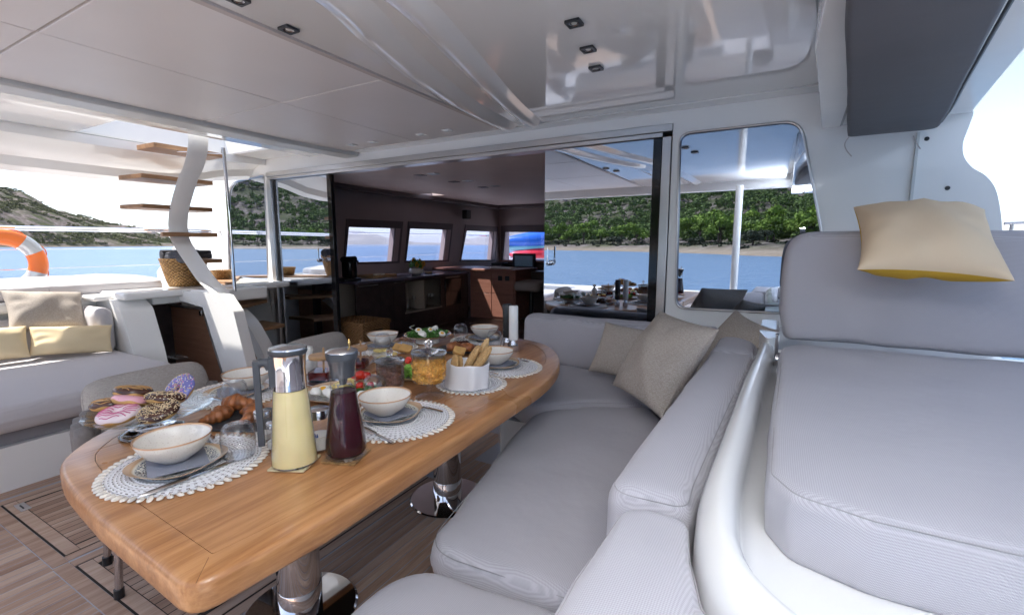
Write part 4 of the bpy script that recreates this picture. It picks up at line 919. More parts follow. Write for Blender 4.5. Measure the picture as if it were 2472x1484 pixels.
b1_ = woven('wicker_basket', .125, .185, .255, M_['wick'], 1.0); b1_.location = (-4.78, 2.30, BZ); props(b1_, 'large honey wicker basket filled with rolled grey towels', 'basket')
MB().lathe([(.150, .18), (.001, .185)], 24).build('lining', M_['towel'], b1_)
for i, (x, y, z, rz, lab) in enumerate(((.02, .07, .275, 1.5, 'rolled charcoal towel on the seaward side of the large basket'), (.09, -.09, .262, .1, 'rolled charcoal towel showing its spiral end over the basket rim'), (-.05, .0, .282, 1.45, 'rolled charcoal towel lying on top of the large basket'))):
    towel((-4.78+x, 2.30+y, BZ+z), rz, lab, .30)
b2_ = woven('wicker_basket', .07, .10, .115, M_['wick'], 1.0, 56, 12); b2_.location = (-5.08, 2.80, BZ); props(b2_, 'small open wicker basket between the large one and the window', 'basket')
# lifebuoy hanging on the rail
lb = empty('lifebuoy', (-5.56, 1.305, 1.12), 'orange lifebuoy with silver bands hanging on the port guard rail', 'lifebuoy'); lb.rotation_euler = (0, math.radians(4), 0)
def ring(n0, n1, R, r, rr=1, N=72):
    vs = []; fs = []; k = 16; cnt = n1-n0+1
    for i in range(n0, n1+1):
        a = 2*PI*i/N
        for q in range(k): b = 2*PI*q/k; d = R+r*rr*math.cos(b); vs.append((.8*r*rr*math.sin(b), d*math.cos(a), d*math.sin(a)))
    for i in range(cnt-1):
        for q in range(k): fs.append((i*k+q, (i+1)*k+q, (i+1)*k+(q+1) % k, i*k+(q+1) % k))
    return vs, fs
MB().add(*ring(0, 72, .225, .065)).build('float_ring', M_['orange'], lb, fix=False, angle=80)
for c in (8, 26, 44, 65): MB().add(*ring(c-3, c+3, .225, .065, 1.035)).build('reflective_band', M_['reflect'], lb, fix=False, angle=80)
MB().tube([(.0, (.27+.03*math.sin(a*4)**2)*math.cos(a), (.27+.03*math.sin(a*4)**2)*math.sin(a)) for a in np.linspace(0, 2*PI, 64, False)], .004, 6, closed=True).build('grab_line', M_['orange'], lb)
lg = empty('rescue_light', (-5.55, 1.24, .90), 'red orange rescue light hanging inside the lifebuoy', 'rescue light'); MB().lathe([(0, 0), (.055, .0), (.05, .04), (.03, .22), (.022, .30), (0, .31)], 18).build('body', simple('coral_plastic', (.75,.16,.10), .35), lg); MB().lathe([(.0515, .043), (.0535, .043), (.0525, .055), (.0505, .055)], 18).build('collar', M_['black'], lg)
gr = empty('guard_rail', (-5.66, 3, .86), 'stainless guard rail with two wires along the port side deck', 'guard rail')
k_ = group_child(gr); XR = -5.66
k_(MB().tube([(XR, -2.5, 1.40), (XR, 9.8, 1.49)], .013, 8).build('top_rail', M_['chrome'])); k_(MB().tube([(XR, -2.5, 1.378), (XR, 4.4, 1.428)], .010, 8).build('second_rail', M_['chrome']))
for z in (1.22, 1.05): k_(MB().tube([(XR, -2.5, z), (XR, 9.8, z+.06)], .0035, 6).build('wire', M_['steel']))
for y in (-2.2, .55, 3.6, 4.75, 6.10, 7.7): k_(MB().tube([(XR, y, .86), (XR, y, 1.43 if y < 4 else 1.47)], .012, 8).build('stanchion', M_['chrome']))

# ------------------------------------------------------------------ stairs to the flybridge
stc = empty('flybridge_stairs', (-4.2, 2.4, 0), 'open stairs of teak treads on a curved white stringer by the bulkhead', 'stairs'); k_ = group_child(stc)
def zz(x, y): return ((x/2.473)/1.0113, (300+y/2.473)/1.0113)
SY = 2.14
cl = [((1168, 40), 58), ((1168, 155), 58), ((1140, 270), 105), ((1108, 340), 108), ((1062, 500), 100), ((1050, 590), 78), ((1052, 650), 72), ((1064, 705), 76), ((1098, 765), 100), ((1155, 850), 96), ((1225, 950), 112), ((1290, 1010), 125), ((1330, 1080), 130)]
pts = [Py(*zz(*c), SY) for c, w_ in cl]; wd = [w_/2.473/1.0113*SY/1122.3*.93 for c, w_ in cl]
P_ = smooth_path(pts, 6); Wd = []
for i in range(len(wd)-1):
    for j in range(6): Wd.append(wd[i]+(wd[i+1]-wd[i])*j/6)
Wd.append(wd[-1]); vs = []; fs = []
for i, p in enumerate(P_):
    w2 = max(.04, Wd[i]*.54)
    # left face looks aft, chamfer turns to the inner side
    vs += [(p.x-w2*.5, SY-.03, p.z), (p.x+w2*.1, SY-.045, p.z), (p.x+w2*.5, SY-.015, p.z), (p.x+w2*.5, SY+.10, p.z), (p.x-w2*.5, SY+.10, p.z)]
for i in range(len(P_)-1):
    for q in range(5): fs.append((i*5+q, (i+1)*5+q, (i+1)*5+(q+1) % 5, i*5+(q+1) % 5))
fs += [(0, 1, 2, 3, 4), tuple(len(vs)-5+q for q in (4, 3, 2, 1, 0))]
k_(MB().add(vs, fs).build('stringer', M_['gel'], angle=30))
# moulded foot of the stairs
bz = [Py(*zz(*q), 2.12) for q in ((1030, 1010), (1215, 1018), (1360, 1040), (1425, 1140), (1520, 1484), (1350, 1484), (1238, 1110), (1030, 1052))]
bz2 = [(q.x, q.z) for q in bz]; bz2[4] = (bz2[4][0]+.07, 0.0); bz2[5] = (bz2[5][0]+.12, 0.0)
k_(MB().prism(rpoly(bz2, [.03, .02, .06, .06, 0, 0, 0, .02], 6), 2.10, 2.185, 'y').build('moulded_foot', M_['gel'], bevel=.03, bseg=4, angle=50))
k_(MB().prism([(-4.36, .80), (-4.0, .80), (-4.0, .905), (-4.36, .905)], 2.12, 2.6, 'y').build('foot_shelf', M_['gel'], bevel=.02))
lo = [(Py(1230/2.473/1.0113, (300+1130/2.473)/1.0113, 2.6), .10)]
low = [Py(*zz(*q), 2.62) for q in ((1420, 1110), (1500, 1190), (1560, 1290), (1600, 1370), (1640, 1484))]
vs = []; fs = []
for i, p in enumerate(smooth_path(low, 4)): vs += [(p.x-.05, 2.56, p.z-.05), (p.x+.05, 2.56, p.z+.0), (p.x+.05, 2.68, p.z), (p.x-.05, 2.68, p.z-.05)]
nn_ = len(vs)//4
for i in range(nn_-1):
    for q in range(4): fs.append((i*4+q, (i+1)*4+q, (i+1)*4+(q+1) % 4, i*4+(q+1) % 4))
fs += [(0, 1, 2, 3), tuple(len(vs)-4+q for q in (3, 2, 1, 0))]
k_(MB().add(vs, fs).build('lower_stringer', M_['gel'], angle=30))
def tread(poly, z, th=.032): return k_(MB().prism(rpoly(poly, .02, 4), z-th, z, 'z').build('tread', M_['tread'], bevel=.006))
tread([(-4.62, 1.945), (-4.34, 1.955), (-4.34, 2.50), (-4.60, 2.50)], 2.085, .036)
tread([(-4.78, 1.86), (-4.44, 1.89), (-4.44, 2.44), (-4.74, 2.44)], 1.845, .034)
tread([(-4.84, 1.87), (-4.50, 1.90), (-4.50, 2.45), (-4.80, 2.45)], 1.612, .034)
tread([(-4.78, 2.13), (-4.46, 2.00), (-4.46, 2.45), (-4.75, 2.50)], 1.385, .034)
tread([(-4.78, 2.26), (-4.45, 2.20), (-4.45, 2.47), (-4.75, 2.50)], 1.150, .034)
def zpoly(z, *q): return [tuple(Pz(*zz(*a), z))[:2] for a in q]
tread(zpoly(.92, (1268, 955), (1300, 930), (1455, 922), (1400, 962)), .92)
tread(zpoly(.70, (1408, 1085), (1440, 1055), (1615, 1065), (1425, 1112)), .70)
tread(zpoly(.47, (1460, 1240), (1580, 1190), (1722, 1212), (1468, 1262)), .47)
tread(zpoly(.24, (1505, 1400), (1515, 1370), (1640, 1372), (1700, 1400), (1600, 1412)), .24)
hr = empty('stair_handrail', (-3.9, 2.3, 1), 'polished steel handrail hanging beside the stairs', 'handrail'); k_ = group_child(hr)
k_(MB().tube(smooth_path([(-4.02, 2.30, 2.02), (-4.00, 2.30, 1.99), (-4.00, 2.30, 1.0), (-4.0, 2.30, .90)], 4), .014, 12).build('rail', M_['chrome'])); k_(MB().tube([(-4.35, 2.12, 2.04), (-4.02, 2.30, 2.02)], .006, 8).build('stay', M_['steel']))

# ------------------------------------------------------------------ starboard: sofa, coaming, helm seat
so_ = empty('corner_sofa', (-.6, 1.6, 0), 'long grey corner sofa along the starboard side and the bulkhead', 'sofa'); k_ = group_child(so_)
k_(MB().prism(rpoly([(-1.30, 2.19), (-.62, 2.19), (-.62, -.9), (-.1, -.9), (-.1, WY-.01), (-1.50, WY-.01), (-1.50, 2.5)], [.05, .05, 0, 0, 0, 0, .1]), .0, .30, 'z').build('base', M_['gel'], bevel=.008))
k_(MB().prism([(-1.27, 2.22), (-.60, 2.22), (-.60, -.85), (-.15, -.85), (-.15, 3.0), (-1.46, 3.0), (-1.46, 2.5)], .301, .335, 'z').build('plinth_band', simple('sofa_side_grey', (.28,.27,.29), .8)))
F = M_['fab']; PI_ = M_['piping']
k_(cushion('seat', rpoly([(-.80, .90), (-.27, .93), (-.27, 2.0), (-.50, 2.36), (-.80, 2.22), (-1.01, 1.98)], [.13, .03, .05, .05, .25, .18]), .335, .462, .055, .015, F, piping=PI_, wob=.0035))
k_(cushion('seat', rpoly([(-1.42, 2.30), (-1.05, 2.02), (-.83, 2.25), (-.50, 2.39), (-.25, 2.03), (-.25, 2.90), (-1.45, 2.90)], [.18, .16, .2, .05, .03, .05, .05]), .335, .465, .05, .012, F, piping=PI_, wob=.003))
k_(cushion('seat', rpoly([(-.84, -.8), (-.27, -.8), (-.27, .91), (-.79, .87)], [.03, .03, .03, .14]), .335, .458, .055, .012, F, piping=PI_, wob=.0035))
# backrests
k_(cushion('backrest', rpoly([(-.275, .862), (-.105, .872), (-.075, 1.6), (-.04, 2.30), (-.235, 2.30), (-.26, 1.6)], [.06, .04, 0, .02, .02, 0]), .44, .795, .05, .004, F, piping=PI_, wob=.0015, step=.02))
k_(cushion('backrest', rpoly([(-.232, .15), (.16, .15), (.12, .47), (.02, .555), (-.050, .645), (-.084, .74), (-.105, .850), (-.218, .842), (-.238, .6)], [.03, .03, .05, .05, .05, .05, .04, .06, .0]), .44, .800, .05, .006, F, piping=PI_, wob=.0015, step=.02))
k_(cushion('backrest', rpoly([(-.235, 2.31), (-.04, 2.31), (-.02, 2.88), (-.06, 2.96), (-.235, 2.96)], [.02, .02, .03, .03, .02]), .44, .80, .06, .004, M_['fab'], piping=PI_))
k_(cushion('backrest', rpoly([(-1.52, 2.86), (-.25, 2.86), (-.25, 3.02), (-1.52, 3.04)], [.07, .02, .02, .08]), .44, .795, .06, .0, F, piping=PI_, wob=.003))
# coaming with its gutter
def sweep(path, sec, name, m, par, closed=False):
    P = [Vector((a, b_, 0)) for a, b_ in path]; vs = []; fs = []; q = 0
    for i, p in enumerate(P):
        t_ = (P[min(i+1, len(P)-1)]-P[max(i-1, 0)]).normalized(); nn = Vector((t_.y, -t_.x, 0))
        s_ = sec(i/(len(P)-1)) if callable(sec) else sec
        q = len(s_)
        for o, z in s_: vs.append(p+nn*o+Vector((0, 0, z)))
    for i in range(len(P)-1):
        for k in range(q-1): fs.append((i*q+k, i*q+k+1, (i+1)*q+k+1, (i+1)*q+k))
    return MB().add(vs, fs).build(name, m, par, fix=False, angle=60)
cp = [(-.03, WY-.01), (-.033, 2.8), (-.045, 2.3), (-.070, 1.82), (-.086, 1.33), (-.098, .99), (-.093, .823), (-.078, .728), (-.045, .645), (.02, .57), (.12, .51), (.30, .47), (.7, .45), (1.3, .45)]
cp = [tuple(v)[:2] for v in smooth_path([(a, b_, 0) for a, b_ in cp], 5)]
def csec(t):
    return [(.0, -.02), (.0, .70), (.004, .785), (.014, .815), (.034, .838), (.052, .838), (.066, .820), (.074, .79), (.082, .755), (.105, .738), (.16, .732), (.30, .730)]
# the section is laid to starboard of a path that runs aft, so offsets are negated
o = sweep(cp, lambda t: [(-a, z) for a, z in csec(t)], 'coaming', M_['gel'], None)
sc2 = props(o, 'curved white moulded coaming between the sofa and the helm seat', 'coaming', kind='structure')
MB().box((-.02, 2.42, .70), (.9, WY-.004, .80)).build('after_shelf', M_['gel'], sc2, bevel=.02); MB().box((.0, .6, .60), (1.6, 3.1, .7305)).build('seat_plinth', M_['gel'], sc2)
MB().prism(rpoly([(.0, 2.35), (-.035, 2.55), (-.03, 2.98), (.05, 2.98), (.05, 2.45)], .03), .78, .86, 'z').build('coaming_head', M_['gel'], sc2, bevel=.02, bseg=3)
# helm seat
hs = empty('padded_helm_bench', (.5, 1.5, .73), 'wide grey textured helm bench with a tall padded backrest', 'bench'); k_ = group_child(hs)
k_(cushion('seat', rpoly([(.018, .95), (.055, .885), (.16, .855), (1.3, .845), (1.3, 2.36), (.10, 2.30), (.052, 2.2), (.022, 1.28)], [.03, .05, .06, .03, .03, .03, .05, 0]), .728, .862, .028, .012, F, piping=PI_, wob=.002, rb=.02, step=.03))
lean = Matrix.Translation((0, 2.34, .862)) @ Matrix.Rotation(math.radians(-84), 4, 'X') @ Matrix.Translation((0, 0, 0))
# backrest is drawn lying down (x, height) and stood up
bo = rpoly([(.068, .0), (.040, .13), (.050, .455), (1.3, .45), (1.3, .0)], [.035, .1, .10, .03, .03], 8)
k_(cushion('backrest', bo, -.045, .075, .04, .006, F, wob=.002, lean=Matrix.Translation((0, 2.36, .875)) @ Matrix.Rotation(math.radians(90), 4, 'X'), step=.035))
c = Vector((.045, 2.27, .79)); h = MB(); h.lathe([(0, -.012), (.028, -.012), (.03, -.006), (.03, .006), (.028, .012), (0, .012)], 20, M=Matrix.Translation(c) @ Matrix.Rotation(PI/2, 4, 'Y')); h.box((.03, 2.25, .80), (.045, 2.285, .90)); k_(h.build('hinge', M_['chrome'], bevel=.002))
o = quadpillow('pillow', Py(2080, 500, 2.33), Py(2400, 508, 2.33), Py(2046, 650, 1.97), Py(2424, 674, 1.97), .175, M_['cream'], 'cream pillow with a mustard underside on the helm backrest', 'pillow', 14, wr=.024, mat2=M_['yellow'], pinch=.10)
# sofa pillows
quadpillow('pillow', (-.21, 2.93, .93), (.02, 2.62, .86), (-.36, 2.70, .58), (-.16, 2.44, .54), .10, M_['linen'], 'linen pillow behind the two others against the sofa corner', 'pillow', 21, wr=.010)
quadpillow('pillow', Py(1468, 782, 2.78), Py(1622, 800, 2.74), Py(1413, 888, 2.62), Py(1560, 935, 2.55), .13, M_['linen'], 'linen pillow with a white tag leaning on the sofa back by the bulkhead', 'pillow', 23, wr=.017)
quadpillow('pillow', Py(1592, 752, 2.46), Py(1728, 792, 2.12), Py(1478, 930, 2.22), Py(1606, 1012, 1.98), .16, M_['linen'], 'large linen pillow with a wooden button, frontmost on the sofa', 'pillow', 27, wr=.024, pinch=.06, piping=M_['linen'])
# rail far to starboard
rr_ = empty('starboard_rail', (1.3, 4.2, 1.2), 'short steel rail beyond the helm seat at the right edge', 'rail'); k_ = group_child(rr_)
a = Py(2424, 540, 4.0); b_ = Py(2560, 536, 4.0); k_(MB().tube([a, b_], .010, 8).build('top_rail', M_['steel'])); c = Py(2444, 540, 4.0); k_(MB().tube([c, (c.x-.02, c.y, .7)], .010, 8).build('stanchion', M_['steel']))

# ------------------------------------------------------------------ aft end of the cockpit, seen only in the glass
ab = empty('aft_settee', (-1.5, -1.9, 0), 'white aft coaming with grey seat behind the camera', 'settee'); k_ = group_child(ab)
k_(MB().box((-4.6, -2.6, 0), (1.5, -2.35, .47)).build('coaming', M_['gel'], bevel=.04, bseg=3)); k_(cushion('seat', rpoly([(-3.4, -2.33), (.2, -2.33), (.2, -1.75), (-3.4, -1.75)], .05), .32, .46, .05, .01, M_['fabw'], step=.1)); k_(MB().box((-3.35, -2.3, 0), (.15, -1.8, .32)).build('base', M_['gel'], smooth=False))
def post(x, y, lab):
    e = empty('roof_post', (x, y, 0), lab, 'post', 'white posts carrying the hard roof'); MB().tube([(0, 0, .0), (0, 0, 2.02)], .045, 20).build('tube', M_['gel'], e); MB().lathe([(.07, 0), (.065, .012), (.046, .02)], 20).build('foot_flange', M_['chrome'], e)
post(-.50, -.36, 'white roof post reflected in the bulkhead window'); post(-4.9, -.5, 'white roof post at the port aft corner')
quadpillow('pillow', (-.58, -1.00, .56), (-.25, -.97, .57), (-.58, -.84, .47), (-.25, -.82, .47), .13, M_['darkfab'], 'charcoal pillow on the aft end of the sofa, seen in the window', 'pillow', 31)
# the photographer's flash, its glint is seen in the bulkhead window; it is turned up at the ceiling
FLP = Vector((.21, -.16, 1.44))
fs_ = empty('camera_flash', FLP, 'lit photographic flash turned up at the ceiling, glinting in the window', 'flash')
MB().box((-.028, -.02, -.05), (.028, .02, .03)).build('housing', M_['black'], fs_, bevel=.004)
MB().box((-.026, -.018, .0305), (.026, .03, .0335)).build('diffuser', simple('flash_diffuser', (1, 1, 1), .3, var=0, emit=60), fs_)
fl_d = bpy.data.lights.new('flash_light', 'SPOT'); fl_o = bpy.data.objects.new('flash_light', fl_d); link(fl_o); fl_d.energy = 68; fl_d.spot_size = math.radians(104); fl_d.spot_blend = .9; fl_d.shadow_soft_size = .05; fl_d.color = (.95, .97, 1)
fl_o.location = FLP+Vector((0, 0, .05)); fl_o.rotation_euler = Vector((.22, -.25, -1)).to_track_quat('Z', 'Y').to_euler()
# ------------------------------------------------------------------ dining table
T = .72
tb = empty('dining_table', (-1.37, 1.3, 0), 'long varnished teak dining table with rounded end on two chrome pedestals', 'table'); k_ = group_child(tb)
TO = [(-.80, .345), (-.775, .60), (-.785, 1.3), (-.80, 1.75), (-.90, 2.10), (-1.10, 2.36), (-1.37, 2.45), (-1.70, 2.42), (-1.93, 2.22), (-1.99, 1.95), (-1.99, 1.2), (-1.90, .86), (-1.78, .62), (-1.66, .475), (-1.52, .405), (-1.20, .365)]
TO = TO[:1]+[tuple(v)[:2] for v in smooth_path([(a, b_, 0) for a, b_ in TO[1:]], 4)]
OUT = rpoly(TO, [.05]+[.25]*(len(TO)-1), 3)
def inset(poly, d):
    n = len(poly); out = []
    P = [Vector(p) for p in poly]
    for i in range(n):
        t_ = (P[(i+1) % n]-P[i-1]).normalized(); out.append((P[i].x+(-t_.y)*d, P[i].y+t_.x*d))
    return out
A_ = sum(OUT[i][0]*OUT[(i+1) % len(OUT)][1]-OUT[(i+1) % len(OUT)][0]*OUT[i][1] for i in range(len(OUT)))
if A_ < 0: OUT = OUT[::-1]
def miter(poly, d):
    n = len(poly); P = [Vector(p) for p in poly]; sg = 1 if sum(P[i].x*P[(i+1) % n].y-P[(i+1) % n].x*P[i].y for i in range(n)) > 0 else -1; out = []
    for i in range(n):
        a = (P[i]-P[i-1]).normalized(); b = (P[(i+1) % n]-P[i]).normalized(); na = Vector((-a.y, a.x))*sg; nb = Vector((-b.y, b.x))*sg; m = (na+nb).normalized(); out.append(tuple(P[i]+m*(d/max(.3, m.dot(na)))))
    return out
IN = rpoly(miter(TO, .068), [.004]+[.2]*(len(TO)-1), 3); IN2 = rpoly(miter(TO, .0695), [.004]+[.2]*(len(TO)-1), 3); IN3 = rpoly(miter(TO, .060), [.004]+[.2]*(len(TO)-1), 3)
ef = MB(); OUTr = resample(OUT, .03); OUTr = [p for i, p in enumerate(OUTr) if (Vector(p)-Vector(OUTr[i-1])).length > 2e-3]; rp = [(.0135, T-.062), (.0065, T-.0608), (.002, T-.0565), (0, T-.050), (0, T-.014), (.0018, T-.0078), (.0062, T-.0030), (.0125, T-.001)]
rings_ = [inset(OUTr, d) for d, z in rp]; no_ = len(OUTr); vs = [(x, y, rp[k][1]) for k, rg in enumerate(rings_) for x, y in rg]
ef.add(vs, [(k*no_+i, k*no_+(i+1) % no_, (k+1)*no_+(i+1) % no_, (k+1)*no_+i) for k in range(len(rp)-1) for i in range(no_)])
for rg, z in ((rings_[-1], T-.001), (rings_[0], T-.062)):
    tri = tessellate_polygon([[Vector((a, b_, 0)) for a, b_ in rg], [Vector((a, b_, 0)) for a, b_ in IN]]); ef.add([(a, b_, z) for a, b_ in list(rg)+list(IN)], [tuple(t_) for t_ in tri])
ni_ = len(IN); ef.add([(a, b_, T-.001) for a, b_ in IN]+[(a, b_, T-.062) for a, b_ in IN], [(i, (i+1) % ni_, ni_+(i+1) % ni_, ni_+i) for i in range(ni_)])
ef = ef.build('edge_frame', M_['table'], angle=50); bm = bmesh.new(); bm.from_mesh(ef.data); bmesh.ops.remove_doubles(bm, verts=bm.verts, dist=1e-5); bmesh.ops.recalc_face_normals(bm, faces=bm.faces); bm.to_mesh(ef.data); bm.free(); ef.data.set_sharp_from_angle(angle=math.radians(50)); k_(ef)
# the end frame is cut so that its grain runs across
y0c = .345
k_(MB().prism(IN2, T-.060, T-.0015, 'z').build('table_top', M_['table'], bevel=.001))
k_(MB().prism(IN3, T-.0625, T-.0585, 'z').build('top_backing', M_['gap'], smooth=False))
JT = simple('joint_line', (.20,.085,.03), .6)
for x in (-1.60, -1.37, -1.15): k_(MB().box((x, .48, T-.0012), (x+.0014, 2.3, T-.0009)).build('board_joint', JT, smooth=False))
k_(MB().prism([(-.8085, .361), (-.8070, .361), (-.857, .408), (-.8585, .408)], T-.0012, T-.0006, 'z').build('mitre_joint', JT, smooth=False))
for x, y in ((-1.37, .93), (-1.37, 1.78)):
    o = k_(MB().lathe([(.070, .008), (.070, .66)], 40, (x, y, 0)).build('pedestal', M_['chrome'], angle=50)); MB().lathe([(.0715, .0), (.0715, .10), (.070, .102)], 40, (x, y, .008)).build('collar', M_['chrome']).parent = o
    k_(MB().lathe([(.19, .0), (.19, .006), (.183, .011), (.05, .012)], 48, (x, y, .003)).build('floor_plate', M_['chrome'], angle=30))

# ------------------------------------------------------------------ things set on the table
def at(x, y, z=T): p = Pz(x, y, z); return Vector((p.x, p.y, z))
# cowrie-edged round mats
def mat_disc(R):
    vs = []; fs = []; n = 96; rings = 44
    for k in range(rings+1):
        r = .006+(R-.006)*k/rings; z = .0025+.0016*abs(math.cos(k*PI/4))
        for i in range(n):
            hole = .0016 if (k % 4 == 2 and i % 2 == 0) else 0
            vs.append((r*math.cos(2*PI*i/n), r*math.sin(2*PI*i/n), z-hole+(.0006*math.sin(i*PI/2+k))))
    for k in range(rings):
        for i in range(n): j = (i+1) % n; fs.append((k*n+i, k*n+j, (k+1)*n+j, (k+1)*n+i))
    fs.append(tuple(range(n-1, -1, -1))); b = rings*n
    for i in range(n): vs.append((R*math.cos(2*PI*i/n), R*math.sin(2*PI*i/n), 0))
    for i in range(n): j = (i+1) % n; fs.append((b+i, b+j, (rings+1)*n+j, (rings+1)*n+i))
    return MB().add(vs, fs).build('woven_disc', MATCORD, None, fix=False, angle=80)
def cordmat():
    m, t, b = mat('white_rope_disc'); tc = t.nodes.new('ShaderNodeTexCoord'); sp = t.nodes.new('ShaderNodeSeparateXYZ'); t.links.new(tc.outputs['Object'], sp.inputs[0])
    def mth(op, x, y=None):
        n = t.nodes.new('ShaderNodeMath'); n.operation = op
        for i, q in enumerate((x, y)):
            if q is None: continue
            if isinstance(q, (int, float)): n.inputs[i].default_value = q
            else: t.links.new(q, n.inputs[i])
        return n.outputs[0]
    r = mth('SQRT', mth('ADD', mth('POWER', sp.outputs[0], 2), mth('POWER', sp.outputs[1], 2))); a = mth('ARCTAN2', sp.outputs[1], sp.outputs[0])
    ring_ = mth('SINE', mth('MULTIPLY', r, 2*PI/.0078)); dash = mth('SINE', mth('MULTIPLY', a, 62))
    f = mth('MULTIPLY', mth('GREATER_THAN', ring_, .62), mth('GREATER_THAN', dash, .1))
    t.links.new(ramp(t, f, [(.2, (.76,.76,.78)), (.8, (.22,.20,.20))]), b.inputs['Base Color']); b.inputs['Roughness'].default_value = .75
    bump(t, b, ring_, .4, .0015); return m
MATCORD = cordmat()
_d = mat_disc(.168); C.objects.unlink(_d); _d2 = mat_disc(.125); C.objects.unlink(_d2)
sh = MB(); N = 10
vs = []; 
for i in range(N+1):
    u = i/N*2-1; rr = math.sqrt(max(0, 1-u*u))
    for q in range(8): a = PI*q/7; vs.append((u*.0125, math.cos(a)*.0068*rr**.8, math.sin(a)*.0062*rr**.8))
fs = [(i*8+q, (i+1)*8+q, (i+1)*8+q+1, i*8+q+1) for i in range(N) for q in range(7)]
sh.add(vs, fs); sh.add([(-.0095, -.0007, .0058), (.0095, -.0007, .0058), (.0075, .0007, .0064), (-.0075, .0007, .0064)], [(0, 1, 2, 3)], 1)
_s = sh.build('cowrie_shell', [M_['shell'], M_['slot']], None, fix=False, angle=80); C.objects.unlink(_s)
def placemat(c, lab, big=True):
    e = empty('placemat', (c.x, c.y, T+.0003), lab, 'placemat', 'round white mats edged with cowrie shells', random.uniform(0, 1)); R = .168 if big else .125
    shared('woven_disc', (_d if big else _d2).data, e); n = 58 if big else 42
    for i in range(n):
        a = 2*PI*i/n; shared('cowrie_shell', _s.data, e, ((R+.008)*math.cos(a), (R+.008)*math.sin(a), .0005), (random.uniform(-.2, .2), random.uniform(-.1, .1), a+.25+random.uniform(-.18, .18)))
    return e
SET = []   # centres of the six settings
s1 = Vector((-1.285, .585, T)); s2 = Vector((-1.03, 1.08, T)); s3 = Vector((-1.06, 1.80, T)); s4 = Vector((-1.47, 2.265, T)); s5 = Vector((-1.83, 1.83, T)); s6 = Vector((-1.745, .99, T))
for c, lab in ((s1, 'white shell-edged placemat nearest the camera at the rounded table end'), (s2, 'white shell-edged placemat beside the dark red carafe'), (s3, 'white shell-edged placemat right of the bread basket'), (s4, 'white shell-edged placemat at the far table end'), (s5, 'white shell-edged placemat at the far left table side by the chair'), (s6, 'white shell-edged placemat behind the doughnut stand')): placemat(c, lab)
placemat(at(1128, 938)+Vector((-.02, .06, 0)), 'smaller white shell-edged mat under the bread basket', False)
# squarish patterned plates with a blue grey napkin, deep bowls
pl = MB().lathe([(.0, .004), (.055, .004), (.075, .009), (.094, .017), (.098, .0185), (.0975, .0165), (.078, .006), (.05, .0), (0, 0)], 56, squareness=.9).build('plate', M_['plate'], None, angle=60); C.objects.unlink(pl)
bw = MB().lathe([(0, .010), (.030, .011), (.055, .028), (.072, .052), (.0775, .064), (.0800, .0655), (.0805, .063), (.075, .048), (.060, .024), (.034, .004), (.030, .0), (0, .001)], 56).build('bowl', M_['bowl'], None, angle=60); C.objects.unlink(bw)
nk = MB().prism([(-.062, -.062), (.062, -.062), (.062, .062), (-.062, .062)], 0, .003, 'z').build('napkin', M_['napkin'], None, bevel=.001); C.objects.unlink(nk)
PLACES = [(s1+Vector((.005, -.025, 0)), .3, 'nearest the camera', (-.012, .0), .10), (s2+Vector((-.03, -.0, 0)), .45, 'beside the dark red carafe', (.0, -.02), 0), (s3+Vector((-.02, .0, 0)), .5, 'right of the bread basket', (.0, -.02), 0), (s4+Vector((-.0, .015, 0)), .1, 'at the far table end', (.01, -.0), 0), (s5+Vector((-.0, .0, 0)), .7, 'at the far left side of the table', (.0, 0), 0), (s6+Vector((.02, -.02, 0)), .2, 'behind the doughnut stand', (.02, .03), 0)]
for c, rz, wh, (bx, by), tilt in PLACES:
    o = bpy.data.objects.new('plate', pl.data); link(o); o.location = (c.x, c.y, T+.0055); o.rotation_euler.z = rz; props(o, 'rounded square plate with blue leaf pattern '+wh, 'plate', 'patterned plates on the table')
    o = bpy.data.objects.new('napkin', nk.data); link(o); o.location = (c.x+.003, c.y-.003, T+.0055+.0115); o.rotation_euler.z = rz+.9; props(o, 'folded slate blue napkin under the bowl '+wh, 'napkin', 'napkins under the bowls')
    o = bpy.data.objects.new('bowl', bw.data); link(o); o.location = (c.x+bx, c.y+by, T+.021); o.rotation_euler = (0, 0, rz); o.scale = (1.04, 1.04, .98); props(o, 'cream bowl with brown glazed lip '+wh, 'bowl', 'cream bowls on the plates')
